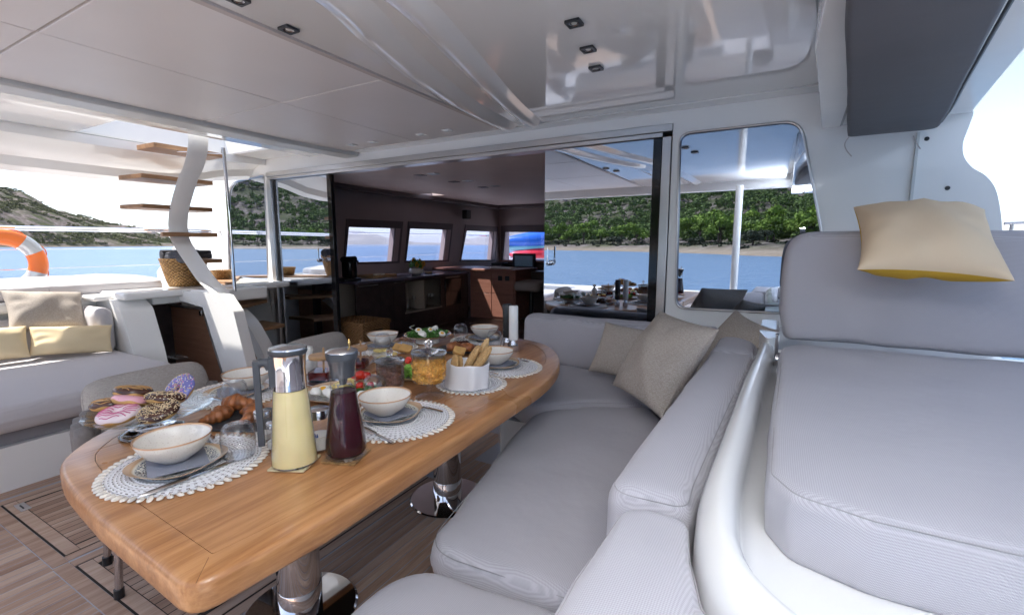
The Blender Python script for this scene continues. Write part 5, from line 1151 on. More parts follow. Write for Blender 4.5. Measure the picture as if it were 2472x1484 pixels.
# cutlery
def cutlery(kind, a, b_, lab, z=T+.006):
    a, b_ = Vector(a), Vector(b_); L = (b_-a).length; e = MB()
    M = frame((a.x, a.y, z), (b_-a), Vector((0, 0, 1)).cross(b_-a))
    def strip(pts):
        vs = []; 
        for x, w2, zz_ in pts: vs += [M @ Vector((x*L, -w2, zz_)), M @ Vector((x*L, w2, zz_)), M @ Vector((x*L, w2*.8, zz_+.0022)), M @ Vector((x*L, -w2*.8, zz_+.0022))]
        n = len(pts); fs = [(i*4+q, (i+1)*4+q, (i+1)*4+(q+1) % 4, i*4+(q+1) % 4) for i in range(n-1) for q in range(4)]+[(3, 2, 1, 0), tuple((n-1)*4+q for q in range(4))]
        e.add(vs, fs)
    if kind == 'knife': strip([(0, .004, 0), (.02, .0065, 0), (.45, .0045, .001), (.5, .0045, .001), (.56, .0095, .001), (.9, .009, .001), (1, .002, .001)])
    elif kind == 'spoon': strip([(0, .004, .001), (.05, .006, .001), (.5, .0035, .004), (.70, .003, .004), (.74, .008, .003), (.80, .0155, .0), (.88, .019, -.001), (.96, .013, .001), (1, .003, .003)])
    else:
        strip([(0, .004, .001), (.05, .006, .001), (.5, .0035, .004), (.70, .004, .004), (.76, .011, .001), (.80, .012, .001)])
        for o_ in (-.0095, -.0032, .0032, .0095):
            e.tube([M @ Vector((.79*L, o_, .002)), M @ Vector((.9*L, o_, .001)), M @ Vector((L, o_, .004))], .0013, 5)
    return props(e.build(kind, M_['steel'], angle=50), lab, kind, 'cutlery on the placemats')
i4 = lambda x, y: ((150+x/2.968)/1.0113, (750+y/2.968)/1.0113)
i5 = lambda x, y: ((600+x/2.968)/1.0113, (750+y/2.968)/1.0113)
cutlery('knife', at(*i4(1250, 1125)), at(*i4(560, 1395)), 'long steel table knife lying across the nearest placemat')
cutlery('spoon', at(*i4(1195, 1090), T+.006), at(*i4(1040, 925), T+.006), 'steel spoon with its bowl up beside the nearest cream bowl')
cutlery('knife', at(*i5(1065, 995)), at(*i5(835, 880)), 'steel knife on the placemat beside the dark red carafe')
cutlery('fork', at(*i5(1430, 770)), at(*i5(1240, 735)), 'steel fork behind the bowl beside the dark red carafe')
cutlery('knife', at(*i5(1830, 495)), at(*i5(1690, 460)), 'steel knife on the placemat right of the bread basket')
cutlery('fork', at(*i5(2050, 405)), at(*i5(1890, 370)), 'steel fork behind the bowl right of the bread basket')
cutlery('knife', at(*i4(1170, 685)), at(*i4(990, 650)), 'steel knife on the placemat behind the doughnut stand')
cutlery('knife', at(*i5(1080, 290)), at(*i5(850, 265)), 'steel knife on the far left placemat')
cutlery('fork', at(*i5(880, 430), T), at(*i5(945, 375), T), 'serving fork lying between jam jar and cereal jar', T+.004)
cutlery('spoon', at(*i5(860, 440), T), at(*i5(935, 395), T), 'serving spoon lying between jam jar and cereal jar', T+.003)
cutlery('knife', at(*i5(1700, 265)), at(*i5(1610, 215)), 'steel knife on the far end placemat')
# tumblers standing upside down
gm = MB().lathe([(.0365, 0), (.041, .022), (.0425, .048), (.038, .075), (.030, .0865), (.016, .089), (0, .089)], 40).build('tumbler', M_['glass'], None, angle=80); C.objects.unlink(gm)
gin = MB().lathe([(.0350, 0), (.0395, .022), (.041, .048), (.0365, .072), (.028, .0815), (.014, .0835), (0, .0835)], 40).build('inner_wall', M_['glass'], None, angle=80); C.objects.unlink(gin)
grim = MB().lathe([(.0350, 0), (.0365, .0), (.0372, .0015), (.036, .003), (.0345, .0015)], 40).build('rim', M_['glass'], None); C.objects.unlink(grim)
for (q, lab) in ((at(*i4(1290, 1085)), 'upturned clear tumbler on the nearest placemat'), (at(*i4(1262, 722)), 'upturned clear tumbler on the placemat behind the doughnuts'), (at(*i5(940, 680)), 'upturned clear tumbler between dark red carafe and small cereal jar'), (at(*i5(995, 318)), 'upturned clear tumbler in front of the far left bowl'), (at(*i5(1558, 235)), 'upturned clear tumbler at the far end beside the egg platter'), (at(*i5(1802, 292)), 'upturned clear tumbler behind the bread sticks')):
    o = empty('tumbler', (q.x, q.y, T+.006), lab, 'glass', 'upturned clear tumblers'); shared('outer_wall', gm.data, o); shared('inner_wall', gin.data, o); shared('rim', grim.data, o)
# coasters and carafes
def coaster(c, rz, m, lab): return props(MB().prism(rpoly([(-.047, -.047), (.047, -.047), (.047, .047), (-.047, .047)], .002), 0, .004, 'z').build('coaster', m, bevel=.001), lab, 'coaster')
k1 = at(*i5(358, 1130)); k2 = at(*i5(732, 1082))
o = coaster(k1, 0, simple('pale_card', (.66,.58,.36), .5), 'pale square coaster under the lemonade carafe'); o.location = (k1.x, k1.y, T+.0005); o.rotation_euler.z = .45
zb = simple('zebrano', (.30,.17,.07), .4, var=.5, vs=60)
o = coaster(k2, 0, zb, 'striped wooden square coaster under the dark red carafe'); o.location = (k2.x, k2.y, T+.0005); o.rotation_euler.z = .35
c1 = empty('carafe', (k1.x, k1.y, T+.0048), 'tall glass carafe of pale yellow lemonade with steel collar and dark handle', 'carafe')
body = [(.0, .0), (.053, .0), (.0555, .004), (.054, .02), (.047, .11), (.040, .19)]
MB().lathe(body+[(.0405, .20)], 44).build('glass_body', M_['glass'], c1, angle=60)
MB().lathe([(0, .004), (.0535, .005), (.0525, .02), (.0455, .11), (.0390, .186), (0, .187)], 44).build('lemonade', M_['lemon'], c1, angle=60)
MB().lathe([(.0400, .188), (.0395, .20), (.0385, .235), (.0415, .270), (.0425, .272), (.0395, .273)], 44).build('steel_collar', M_['chrome'], c1, angle=60)
MB().lathe([(.0425, .272), (.0455, .277), (.0455, .283), (.0425, .286)], 44).build('dark_ring', M_['rubber'], c1)
MB().lathe([(.0450, .2845), (.044, .288), (.026, .2915), (0, .2925)], 44).build('steel_lid', M_['steel'], c1, angle=60)
hd_ = Vector((-math.cos(YAW), -math.sin(YAW), 0)); hd_ = (hd_*1.0+Vector((.20, -.45, 0))).normalized(); hs_ = Vector((-hd_.y, hd_.x, 0))
m = MB(); pr = [(.036, .268), (.052, .262), (.060, .245), (.062, .24)]
path = [hd_*.040+Vector((0, 0, .245)), hd_*.050+Vector((0, 0, .255)), hd_*.060+Vector((0, 0, .256)), hd_*.069+Vector((0, 0, .252))]
m.tube(path, [.015, .011, .010, .011], 12); m.box((-.0075, -.0095, .055), (.0075, .0095, .262), M=Matrix.Translation(hd_*.072) @ Matrix.Rotation(math.atan2(hd_.y, hd_.x), 4, 'Z'))
m.box((-.012, -.017, .196), (.006, .017, .266), M=Matrix.Translation(hd_*.040) @ Matrix.Rotation(math.atan2(hd_.y, hd_.x), 4, 'Z'))
m.build('handle', M_['rubber'], c1, bevel=.003)
c2 = empty('carafe', (k2.x, k2.y, T+.0048), 'glass carafe of dark red juice with black stopper and steel lid', 'carafe')
MB().lathe([(0, 0), (.046, .0), (.052, .006), (.0530, .016), (.050, .05), (.038, .13), (.0315, .18), (.0335, .235), (.0365, .25)], 44).build('glass_body', M_['glass'], c2, angle=60)
MB().lathe([(0, .008), (.045, .009), (.0512, .018), (.0485, .05), (.0368, .13), (.0312, .170), (0, .1705)], 44).build('dark_juice', M_['berry'], c2, angle=60)
MB().lathe([(0, .183), (.008, .186), (.012, .202), (.029, .206), (.0325, .235), (.0355, .249), (.0385, .25), (.0405, .265), (.039, .268), (0, .268)], 40).build('stopper', M_['rubber'], c2, angle=40)
MB().lathe([(.0405, .2685), (.040, .271), (.024, .277), (0, .279)], 40).build('steel_lid', M_['steel'], c2, angle=60)
MB().lathe([(.003, .278), (.002, .284), (.0045, .290), (.0015, .298), (0, .300)], 10, (.016, .012, 0)).build('lid_pin', M_['brass'], c2)
c1.scale = (1.0, 1.0, 1.05); c2.scale = (1.0, 1.0, 1.05)
# milk jars with steel lids and blue print
def jar(p, r, h, fill, lab, lid='steel', cont=None, nm='milk'):
    e = empty('jar', (p.x, p.y, T+.0008), lab, 'jar'); MB().lathe([(0, 0), (r*.96, 0), (r, .004), (r, h*.78), (r*.9, h*.84)], 32).build('glass_body', M_['glass'], e, angle=60)
    MB().lathe([(0, .003), (r*.94, .004), (r*.955, fill), (0, fill+.001)], 32).build(nm, cont or M_['milk'], e, angle=60)
    MB().lathe([(r*.97, h*.80), (r*.97, h), (r*.9, h*1.02), (0, h*1.03)], 32).build('lid', M_['steel'] if lid == 'steel' else M_['lidwood'], e, angle=50); return e
p = at(*i5(540, 1018)); j_ = jar(p, .031, .112, .040, 'steel-lidded jar with blue print between the two carafes')
bp = MB()
for k in range(9):
    a = -2.2+k*.17; h_ = random.uniform(.008, .016); bp.lathe([(0, 0), (.0028, 0), (.0012, h_)], 5, (.0314*math.cos(a), .0314*math.sin(a), .043))
bp.build('blue_print', simple('cobalt_print', (.03,.07,.25), .4), j_)
jar(at(*i5(132, 955)), .023, .085, .020, 'small glass jar with white contents left of the lemonade carafe'); jar(at(*i5(212, 1020)), .018, .075, .022, 'narrow glass shaker half hidden by the lemonade carafe')
for px_, py__, w_, lab, hh_ in ((550, 522, .046, 'square jam jar with bamboo lid left of the dark red carafe', .085), (818, 440, .042, 'square jam jar with bamboo lid behind the dark red carafe', .080)):
    p = at(*i5(px_, py__)); e = empty('jam_jar', (p.x, p.y, T+.0045), lab, 'jam jar', 'bamboo-lidded jam jars', .5)
    sq = lambda r: rpoly([(-r, -r), (r, -r), (r, r), (-r, r)], r*.35)
    MB().prism(sq(w_), 0, hh_, 'z').build('glass_body', M_['glass'], e, bevel=.003); MB().prism(sq(w_*.92), .003, hh_*.42, 'z').build('jam', M_['jam'], e, bevel=.002)
    MB().lathe([(0, hh_+.001), (w_*.98, hh_+.001), (w_*1.02, hh_+.004), (w_*1.02, hh_+.014), (w_*.98, hh_+.017), (0, hh_+.017)], 32).build('lid', M_['lidwood'], e, angle=50)
    MB().tube([(.01, .0, .012), (.012, .006, hh_+.045)], .0042, 8).build('spoon_handle', M_['lidwood'], e)
tr2 = props(MB().lathe([(0, .0), (.085, .0), (.10, .005), (.098, .006), (.08, .002), (0, .002)], 40, squareness=1.2).build('serving_tray', M_['steel'], loc=tuple(at(*i5(560, 524)))), 'small square steel tray under the jam jar', 'tray')
tr2.location.z = T+.0012
# white bottle-shaped figure near jam
p = at(*i5(465, 470)); e = empty('milk_bottle', (p.x, p.y, T+.001), 'white rounded bottle behind the lemonade carafe', 'bottle'); MB().lathe([(0, 0), (.03, 0), (.034, .01), (.033, .05), (.016, .075), (.014, .085), (.019, .10), (.016, .115), (0, .12)], 28).build('body', M_['egg'], e)
# footed glass jars with cereals
def flakes(n, R, z0, z1, size, rng, dome=.01):
    out = []
    for _ in range(n):
        a = rng.uniform(0, 2*PI); r = R*math.sqrt(rng.uniform(.25, 1)) if rng.uniform() > .0 else 0
        z = rng.uniform(z0, z1)
        if rng.uniform() < .25: z = z1+dome*(1-(r/R)**2)*rng.uniform(.6, 1.3); r = R*math.sqrt(rng.uniform(0, .95))
        lim = R*(.55+.45*min(1, (z-z0)/.02+.2)); r = min(r, lim)
        c = Vector((r*math.cos(a), r*math.sin(a), z)); q = Matrix.Rotation(rng.uniform(0, 6.3), 3, 'X') @ Matrix.Rotation(rng.uniform(0, 6.3), 3, 'Z'); s_ = size*rng.uniform(.6, 1.2)
        out.append((c, q, s_))
    return out
def cereal_jar(p, R, H, foot, cont, lab, flake, cname):
    e = empty('cereal_jar', (p.x, p.y, T+.0008), lab, 'storage jar', 'footed glass jars with knobbed lids')
    z0 = foot
    MB().lathe([(R*.88, 0), (R*.86, .002), (R*.5, .007), (R*.15, .011), (R*.13, z0-.008), (R*.2, z0-.002), (R*.7, z0+.001), (R*.97, z0+.010), (R, z0+.025), (R, z0+H)], 44).build('glass_body', M_['glass'], e, angle=70)
    MB().lathe([(R*.60, z0+.004), (R*.93, z0+.012), (R*.96, z0+.026), (R*.96, z0+H)], 44).build('inner_wall', M_['glass'], e, angle=70)
    MB().lathe([(R*1.0, z0+H), (R*1.06, z0+H+.001), (R*1.06, z0+H+.005), (R*.98, z0+H+.010), (R*.3, z0+H+.016), (R*.16, z0+H+.019), (R*.15, z0+H+.024)], 44).build('lid', M_['sglass'], e, angle=70)
    MB().lathe([(R*.96, z0+H-.010), (R*.98, z0+H-.004), (R*1.0, z0+H)], 44).build('lid_flange', M_['glass'], e)
    MB().lathe([(0, z0+H+.020), (R*.2, z0+H+.025), (R*.27, z0+H+.036), (R*.2, z0+H+.047), (0, z0+H+.052)], 24).build('knob', M_['sglass'], e)
    zt = z0+H*.74; rng_ = np.random.RandomState(int(R*1000)); m = MB()
    m.lathe([(0, z0+.006), (R*.75, z0+.008), (R*.88, z0+.02), (R*.90, zt-.006), (R*.5, zt+.004), (0, zt+.008)], 24)
    for c, q, s_ in flakes(1900 if flake else 3000, R*.93, z0+.008, zt, .0085 if flake else .0050, rng_):
        if flake: v4 = [q @ Vector(v)*s_+c for v in ((-1, -.7, .25), (0, -.9, -.1), (1, -.6, .3), (1.1, .5, .15), (0, .9, -.15), (-1, .6, .3))]; m.add(v4, [(0, 1, 4, 5), (1, 2, 3, 4)])
        else: v4 = [q @ Vector(v)*s_+c for v in ((1, 0, -.4), (-.5, .8, -.4), (-.5, -.8, -.4), (0, 0, .9))]; m.add(v4, [(0, 1, 3), (1, 2, 3), (2, 0, 3)])
    o = m.build(cname, cont, e, fix=False, smooth=False); o['kind'] = 'stuff'; return e
cereal_jar(at(*i5(1333, 645)), .062, .112, .052, M_['flake'], 'tall footed glass jar full of golden corn flakes', True, 'corn_flakes')
cereal_jar(at(*i5(1052, 628)), .052, .100, .026, M_['choccer'], 'lower footed glass jar of brown chocolate cereal', False, 'chocolate_cereal')
# bread basket wrapped in a white napkin
p = at(*i5(1580, 598))+Vector((-.0, .03, 0)); bk = empty('bread_basket', (p.x, p.y, T+.005), 'round bread basket wrapped in a white cloth with its hem on the table', 'bread basket')
vs = []; fs = []; n = 72; rows = 14
for k in range(rows+1):
    t_ = k/rows
    for i in range(n):
        a = 2*PI*i/n; front = max(0, math.cos(a+2.25)); w3 = .0028*math.sin(a*7+1)+.003*math.sin(a*3); r = .062+.006*t_+w3*(1-t_*.6)+front**6*.016*(1-t_)
        vs.append((r*1.08*math.cos(a), r*.92*math.sin(a), .004+.082*t_+.002*math.sin(a*5)*t_))
for k in range(5):
    for i in range(n): a = 2*PI*i/n; r = .067-.003*k; vs.append((r*1.08*math.cos(a), r*.92*math.sin(a), .086+.002*math.sin(a*5)-(.012*k if k > 0 else -.002)))
rows += 5
for k in range(rows):
    for i in range(n): j = (i+1) % n; fs.append((k*n+i, k*n+j, (k+1)*n+j, (k+1)*n+i))
fs.append(tuple(rows*n+i for i in range(n))); MB().add(vs, fs).build('cloth_wrap', M_['cloth'], bk, fix=True, angle=80).scale = (1.2, 1.2, 1.15)
def loaf(a, b_, r, m, lab, seeds=0, nm='bread_stick', grp='bread in the basket', flat=.8):
    a, b_ = Vector(a), Vector(b_); d = (b_-a); L = d.length; M = frame(a, d, Vector((0, 0, 1)).cross(d)); vs = []; N = 20; k = 14
    for i in range(N+1):
        t_ = i/N; w_ = max(.02, (math.sin(PI*t_))**.38)
        for q in range(k):
            an = 2*PI*q/k; rr = r*w_*(1+.10*noise.noise(Vector((t_*9, an, L*40)))); vs.append((t_*L, math.cos(an)*rr, math.sin(an)*rr*flat))
    fs = [(i*k+q, (i+1)*k+q, (i+1)*k+(q+1) % k, i*k+(q+1) % k) for i in range(N) for q in range(k)]+[tuple(range(k)), tuple(N*k+q for q in range(k-1, -1, -1))]
    o = MB().add([M @ Vector(v) for v in vs], fs).build(nm, m, angle=80); props(o, lab, 'bread', grp)
    if seeds:
        rs = random.Random(int(L*1e5)); sm = MB()
        for _ in range(seeds):
            t_ = rs.uniform(.03, .97); an = rs.uniform(-PI, PI); w_ = (math.sin(PI*t_))**.38; rr = r*w_*1.03; c = Vector((t_*L, math.cos(an)*rr, math.sin(an)*rr*flat)); u = Vector((rs.uniform(-1, 1), rs.uniform(-1, 1), rs.uniform(-1, 1))).normalized(); nr = Vector((0, math.cos(an), math.sin(an))); u = (u-nr*u.dot(nr)).normalized(); v = nr.cross(u)
            sm.add([M @ (c+u*.0026), M @ (c+v*.0014), M @ (c-u*.0026), M @ (c-v*.0014), M @ (c+nr*.0012)], [(0, 1, 4), (1, 2, 4), (2, 3, 4), (3, 0, 4)])
        so3 = sm.build('seed_coat', M_['seeds'], o, fix=False, smooth=False); so3['kind'] = 'stuff'
    return o
b0 = Vector((p.x, p.y, T)); r_ax = Vector((math.cos(YAW), math.sin(YAW), 0)); f_ax = Vector((-math.sin(YAW), math.cos(YAW), 0))
loaf(b0+r_ax*-.018+Vector((0, 0, .055)), b0+r_ax*.046+f_ax*.0+Vector((0, 0, .172)), .020, M_['bread'], 'sesame bread stick leaning left-most in the basket', 500)
loaf(b0+r_ax*.010+f_ax*-.02+Vector((0, 0, .050)), b0+r_ax*.092+f_ax*-.01+Vector((0, 0, .172)), .022, M_['bread'], 'dark crusted sesame stick leaning to the right in the basket', 600)
loaf(b0+r_ax*.012+f_ax*.025+Vector((0, 0, .060)), b0+r_ax*.080+f_ax*.03+Vector((0, 0, .195)), .019, M_['seeds'], 'tallest sesame bread stick at the back of the basket', 500)
for k, (dx, dz, lab) in enumerate(((-.058, .135, 'pale bread slice at the left edge of the basket'), (-.040, .130, 'bread slice tucked between the sesame sticks and the cloth'))):
    loaf(b0+r_ax*dx+f_ax*-.01+Vector((0, 0, .065)), b0+r_ax*(dx+.012)+Vector((0, 0, dz)), .024, M_['bread'], lab, 0, 'bread_slice', flat=.3)
# pepper and salt mills
for (q, m, lab) in ((at(*i5(1940, 318)), M_['gel'], 'tall white mill with clear base near the far table corner'), (at(*i5(1912, 300))+Vector((-.015, .0, 0)), M_['black'], 'tall black mill standing behind the white one')):
    e = empty('mill', (q.x, q.y, T+.0008), lab, 'mill', 'salt and pepper mills'); e.scale = (1.0, 1.0, 1.42); MB().lathe([(0, .044), (.0235, .044), (.0245, .046), (.0245, .168), (.022, .171), (0, .172)], 32).build('grip', m, e, angle=50)
    MB().lathe([(0, .0), (.023, .0), (.0235, .002), (.0235, .024), (.022, .025)], 24).build('steel_foot', M_['steel'], e); MB().lathe([(.0235, .025), (.0238, .0435)], 32).build('glass_window', M_['glass'], e); MB().lathe([(0, .025), (.017, .025), (.010, .043), (0, .043)], 12).build('grinder', M_['steel'], e)
# glass cake stand with doughnuts
ds = empty('cake_stand', (-1.605, .645, T+.0006), 'scalloped glass cake stand carrying seven doughnuts', 'cake stand')
f6 = lambda x, y: ((0+x/3.71)/1.0113, (850+y/3.71)/1.0113)
SZ = .062
l_, r2_ = Pz(*f6(790, 660), T+SZ), Pz(*f6(1830, 440), T+SZ)
def scal(prof, n=96, sc_=24, amp=.0):
    vs = []; k = len(prof); fs = []
    for i in range(n):
        a = 2*PI*i/n
        for r, z in prof: q = 1+amp*math.cos(a*sc_)*(r > .12); vs.append((r*q*math.cos(a), r*q*math.sin(a), z+.0012*math.cos(a*sc_)*(r > .1)))
    for i in range(n):
        j = (i+1) % n
        for q in range(k-1): fs.append((i*k+q, j*k+q, j*k+q+1, i*k+q+1))
    return vs, fs
MB().add(*scal([(.0, SZ), (.05, SZ), (.12, SZ+.003), (.150, SZ+.010), (.158, SZ+.013), (.159, SZ+.010), (.150, SZ+.005), (.12, SZ-.003), (.03, SZ-.006), (.0, SZ-.006)], amp=.012)).build('glass_top', M_['aqua'], ds, angle=60)
MB().lathe([(.014, SZ-.006), (.013, .040), (.02, .030), (.05, .022), (.078, .010), (.083, .002), (.078, .0), (.04, .012), (0, .02)], 44).build('glass_foot', M_['sglass'], ds, angle=50)
def donut(loc, nrm, lab, ice, stripes=None, seeds=None, R=.030, r=.0175, seed=0, K_=1.0):
    nrm = Vector(nrm).normalized(); x = nrm.orthogonal().normalized(); M = frame(loc, x, nrm.cross(x)); e = empty('doughnut', loc, lab, 'doughnut', 'doughnuts on the glass stand')
    e.matrix_world = M @ Matrix.Scale(K_, 4)
    def tor(k, rr, z_lo, off, amp):
        vs = []; N = 48; n = 16; fs = []
        for i in range(N):
            a = 2*PI*i/N; 
            for q in range(n):
                b = 2*PI*q/n if k == 0 else (-.35+amp*math.sin(a*7+seed)+(PI+.7)*q/(n-1))
                if k: b = -.15+amp*math.sin(a*6+seed)*(.5 if q in (0, n-1) else 0)+(PI+.3)*q/(n-1)
                z = rr*math.sin(b)*.82+off
                d = R+rr*math.cos(b)*1.08
                vs.append((d*math.cos(a), d*math.sin(a), z))
        for i in range(N):
            j = (i+1) % N
            for q in range(n if k == 0 else n-1): fs.append((i*n+q, j*n+q, j*n+(q+1) % n, i*n+(q+1) % n))
        return vs, fs
    MB().add(*tor(0, r, 0, 0, 0)).build('dough', M_['dough'], e, fix=False, angle=80)
    ic = MB().add(*tor(1, r+.0013, 0, .0006, .35)).build('icing', ice, e, fix=False, angle=80)
    rs = random.Random(seed+3)
    if stripes is not None:
        m = MB()
        for k in range(9):
            o_ = (k-4)*.0108; pts = []
            for j in range(15):
                u = -1+2*j/14; x_, y_ = u*.047, o_+.004*math.sin(j+seed); d = math.hypot(x_, y_)
                if abs(d-R) < r*1.0: pts.append(Vector((x_, y_, math.sqrt(max(0, 1-((d-R)/(r*1.1))**2))*r*.86+.0012)))
                else:
                    if len(pts) > 1: m.tube(pts, .0017, 5)
                    pts = []
            if len(pts) > 1: m.tube(pts, .0017, 5)
        m.build('icing_stripes', stripes, e, fix=False)
    if seeds:
        cols, cnt, sz = seeds
        for c_i, cm in enumerate(cols):
            m = MB()
            for _ in range(cnt//len(cols)):
                a = rs.uniform(0, 2*PI); b = rs.uniform(.1, PI-.1); d = R+(r+.0018)*math.cos(b)*1.08; c = Vector((d*math.cos(a), d*math.sin(a), (r+.0018)*math.sin(b)*.84)); q = Matrix.Rotation(rs.uniform(0, 6), 3, 'Z') @ Matrix.Rotation(rs.uniform(0, 6), 3, 'X')
                m.add([q @ Vector(v)*sz+c for v in ((1, 0, 0), (0, .6, 0), (-1, 0, 0), (0, -.6, 0), (0, 0, .6), (0, 0, -.6))], [(0, 1, 4), (1, 2, 4), (2, 3, 4), (3, 0, 4), (1, 0, 5), (2, 1, 5), (3, 2, 5), (0, 3, 5)])
            o = m.build('sprinkles', cm, e, fix=False, smooth=False); o['kind'] = 'stuff'
zt = T+SZ+.012
g7 = lambda x, y: ((200+x/6.867)/1.0113, (850+y/6.867)/1.0113)
def dn(x, y, z): v = Pz(*g7(x, y), z); return v
up = (0, 0, 1)
nuts = ([M_['seedy']], 420, .0028)
sprk = ([simple('sprinkle_white', (.8,.76,.7), .4), simple('sprinkle_pink', (.75,.25,.38), .4), simple('sprinkle_yellow', (.75,.6,.15), .4)], 300, .0028)
donut(dn(1640, 690, zt+.035), (.10, -.75, .62), 'violet blue doughnut with coloured sprinkles standing at the right', M_['blueice'], None, sprk, seed=1, R=.031, r=.0185)
donut(dn(860, 730, zt+.044), (-.05, .25, .97), 'chocolate doughnut with caramel stripes on top of the pile', M_['choc'], M_['caramel'], None, seed=2)
donut(dn(840, 880, zt+.022), (-.1, .38, .9), 'pink iced doughnut lying in the middle of the pile', M_['pink'], None, ([M_['hotpink']], 60, .0016), seed=3)
donut(dn(480, 930, zt+.012), (-.15, .05, 1), 'chocolate doughnut with caramel stripes at the far left', M_['choc'], M_['caramel'], None, seed=4)
donut(dn(620, 1110, zt+.004), (.05, -.12, 1), 'white iced doughnut with pink stripes at the front left', simple('white_icing', (.80,.66,.68), .3, coat=.2), M_['hotpink'], None, seed=5, R=.031, r=.019)
donut(dn(1290, 1060, zt+.008), (.08, -.25, 1), 'chocolate doughnut thick with pale seeds at the front', M_['choc'], None, nuts, seed=6, R=.031, r=.0185)
donut(dn(1400, 830, zt+.028), (-.05, .22, 1), 'chocolate nut doughnut lying on the right of the pile', M_['choc'], None, nuts, seed=7, R=.032)
# croissants on a slate board
a, b_, c, d = at(*i4(995, 885)), at(*i4(1165, 720)), at(*i4(1500, 800)), at(*i4(1400, 905))
p = (a+b_+c+d)/4; props(MB().prism([(-1.485, .712), (-1.30, .80), (-1.385, .985), (-1.57, .895)], T+.0005, T+.0065, 'z').build('slate_board', M_['slate'], bevel=.0015), 'dark slate board under the croissants', 'board')
def croissant(c, rz, lab, s=1.0, z=.030):
    vs = []; N = 40; k = 14
    for i in range(N+1):
        t_ = i/N*2-1; a = t_*1.35; r = .052; seg_ = abs(((t_*4.5) % 1)-.5)*2; rr = (.021*(1-abs(t_)**1.8)+.005)*(.92+.26*seg_)
        cx_, cy_ = r*math.sin(a), r*(1-math.cos(a)); tx, ty = math.cos(a), math.sin(a)
        for q in range(k):
            b = 2*PI*q/k; vs.append((s*(cx_-ty*rr*math.cos(b)*1.1), s*(cy_+tx*rr*math.cos(b)*1.1), s*(rr*math.sin(b)*.95+.012*(1-abs(t_)))))
    fs = [(i*k+q, (i+1)*k+q, (i+1)*k+(q+1) % k, i*k+(q+1) % k) for i in range(N) for q in range(k)]
    o = MB().add(vs, fs+[tuple(range(k)), tuple(N*k+q for q in range(k-1, -1, -1))]).build('croissant', M_['crust'], angle=80); o.location = (c.x, c.y, T+z); o.rotation_euler.z = rz; return props(o, lab, 'croissant', 'croissants on the slate board')
croissant(at(*i4(1160, 830)), 1.9, 'croissant lying lowest at the left end of the slate board', .92, .018); croissant(at(*i4(1270, 765)), .4, 'croissant lying across the back of the slate board', 1.0, .026); croissant(at(*i4(1400, 830)), 2.6, 'croissant at the right end of the slate board by the carafe', 1.0, .024)
# platters with food
def leaves(c, R, n, h, m, par, nm='salad_leaves', sz=.013, seed=0):
    rs = random.Random(seed); q = MB()
    for _ in range(n):
        a = rs.uniform(0, 2*PI); r = R*math.sqrt(rs.uniform(0, 1)); o = Vector((c[0]+r*math.cos(a), c[1]+r*math.sin(a), c[2]+h*rs.uniform(.1, 1)*(1-.5*(r/R)))); ro = Matrix.Rotation(rs.uniform(0, 6.3), 3, 'Z') @ Matrix.Rotation(rs.uniform(-1.2, 1.2), 3, 'X') @ Matrix.Rotation(rs.uniform(-.9, .9), 3, 'Y'); s_ = sz*rs.uniform(.6, 1.3)
        q.add([ro @ Vector(v)*s_+o for v in ((-1, 0, 0), (-.4, .45, .15), (.4, .4, .1), (1.1, 0, .3), (.4, -.4, .1), (-.4, -.45, .15), (0, 0, -.1))], [(0, 1, 6), (1, 2, 6), (2, 3, 6), (3, 4, 6), (4, 5, 6), (5, 0, 6)])
    o = q.build(nm, m, par, fix=False, smooth=False); o['kind'] = 'stuff'; return o
oval = MB().lathe([(0, .004), (.095, .004), (.125, .010), (.148, .019), (.152, .020), (.15, .017), (.125, .006), (.09, .0), (0, 0)], 60, squareness=.4)
def platter(c, rz, sx, sy, lab, z=T+.0006):
    e = empty('platter', (c.x, c.y, z), lab, 'platter', None, rz); o = oval.build('dish', M_['oval'], e, angle=60); o.scale = (sx, sy, 1); return e
c = at(*i5(1318, 215), T+.03); stand = props(MB().lathe([(.0, 0), (.07, 0), (.065, .02), (.08, .028), (0, .028)], 32).build('upturned_dish', M_['ceramic'], loc=(c.x, c.y, T+.0007)), 'upturned cream dish carrying the egg platter', 'dish')
e1 = platter(c, .5, .88, .88, 'raised platter of rocket leaves and halved eggs at the far end', T+.030)
leaves((0, 0, .008), .108, 560, .038, M_['leaf'], e1, sz=.014, seed=1)
def egg(c, lab, s=1, yolk=True, rot=(0, 0, 0), par=None):
    e = empty('egg', c, lab, 'egg', 'boiled eggs on the platters'); e.rotation_euler = rot; MB().lathe([(0, -.017*s), (.012*s, -.013*s), (.018*s, 0), (.016*s, .006*s), (0, .0065*s)], 24, sx=1.2).build('white', M_['egg'], e, angle=60)
    if yolk: MB().lathe([(0, .010*s), (.007*s, .009*s), (.010*s, .0066*s), (0, .006*s)], 16).build('yolk', M_['yolk'], e)
b2p = lambda x, y: ((950+x/6.18)/1.0113, (770+y/6.18)/1.0113)
for (x, y, lab, s, yk, rt) in ((445, 225, 'halved egg highest on the left side of the egg platter', 1.0, True, (.5, .3, 0)), (500, 285, 'egg at the front of the egg platter with its white side up', 1.25, False, (2.8, .3, 0)), (690, 200, 'egg with bright yolk highest on the right of the egg platter', 1.1, True, (-.3, -.9, 0)), (800, 275, 'halved egg at the right edge of the egg platter', .95, True, (.3, .5, 0)), (625, 215, 'halved egg between the two highest ones on the egg platter', .8, True, (.7, -.3, 1))):
    egg(Pz(*b2p(x, y), T+.075), lab, s, yk, rt)
m = MB(); tp = Pz(*b2p(310, 180), T+.075)
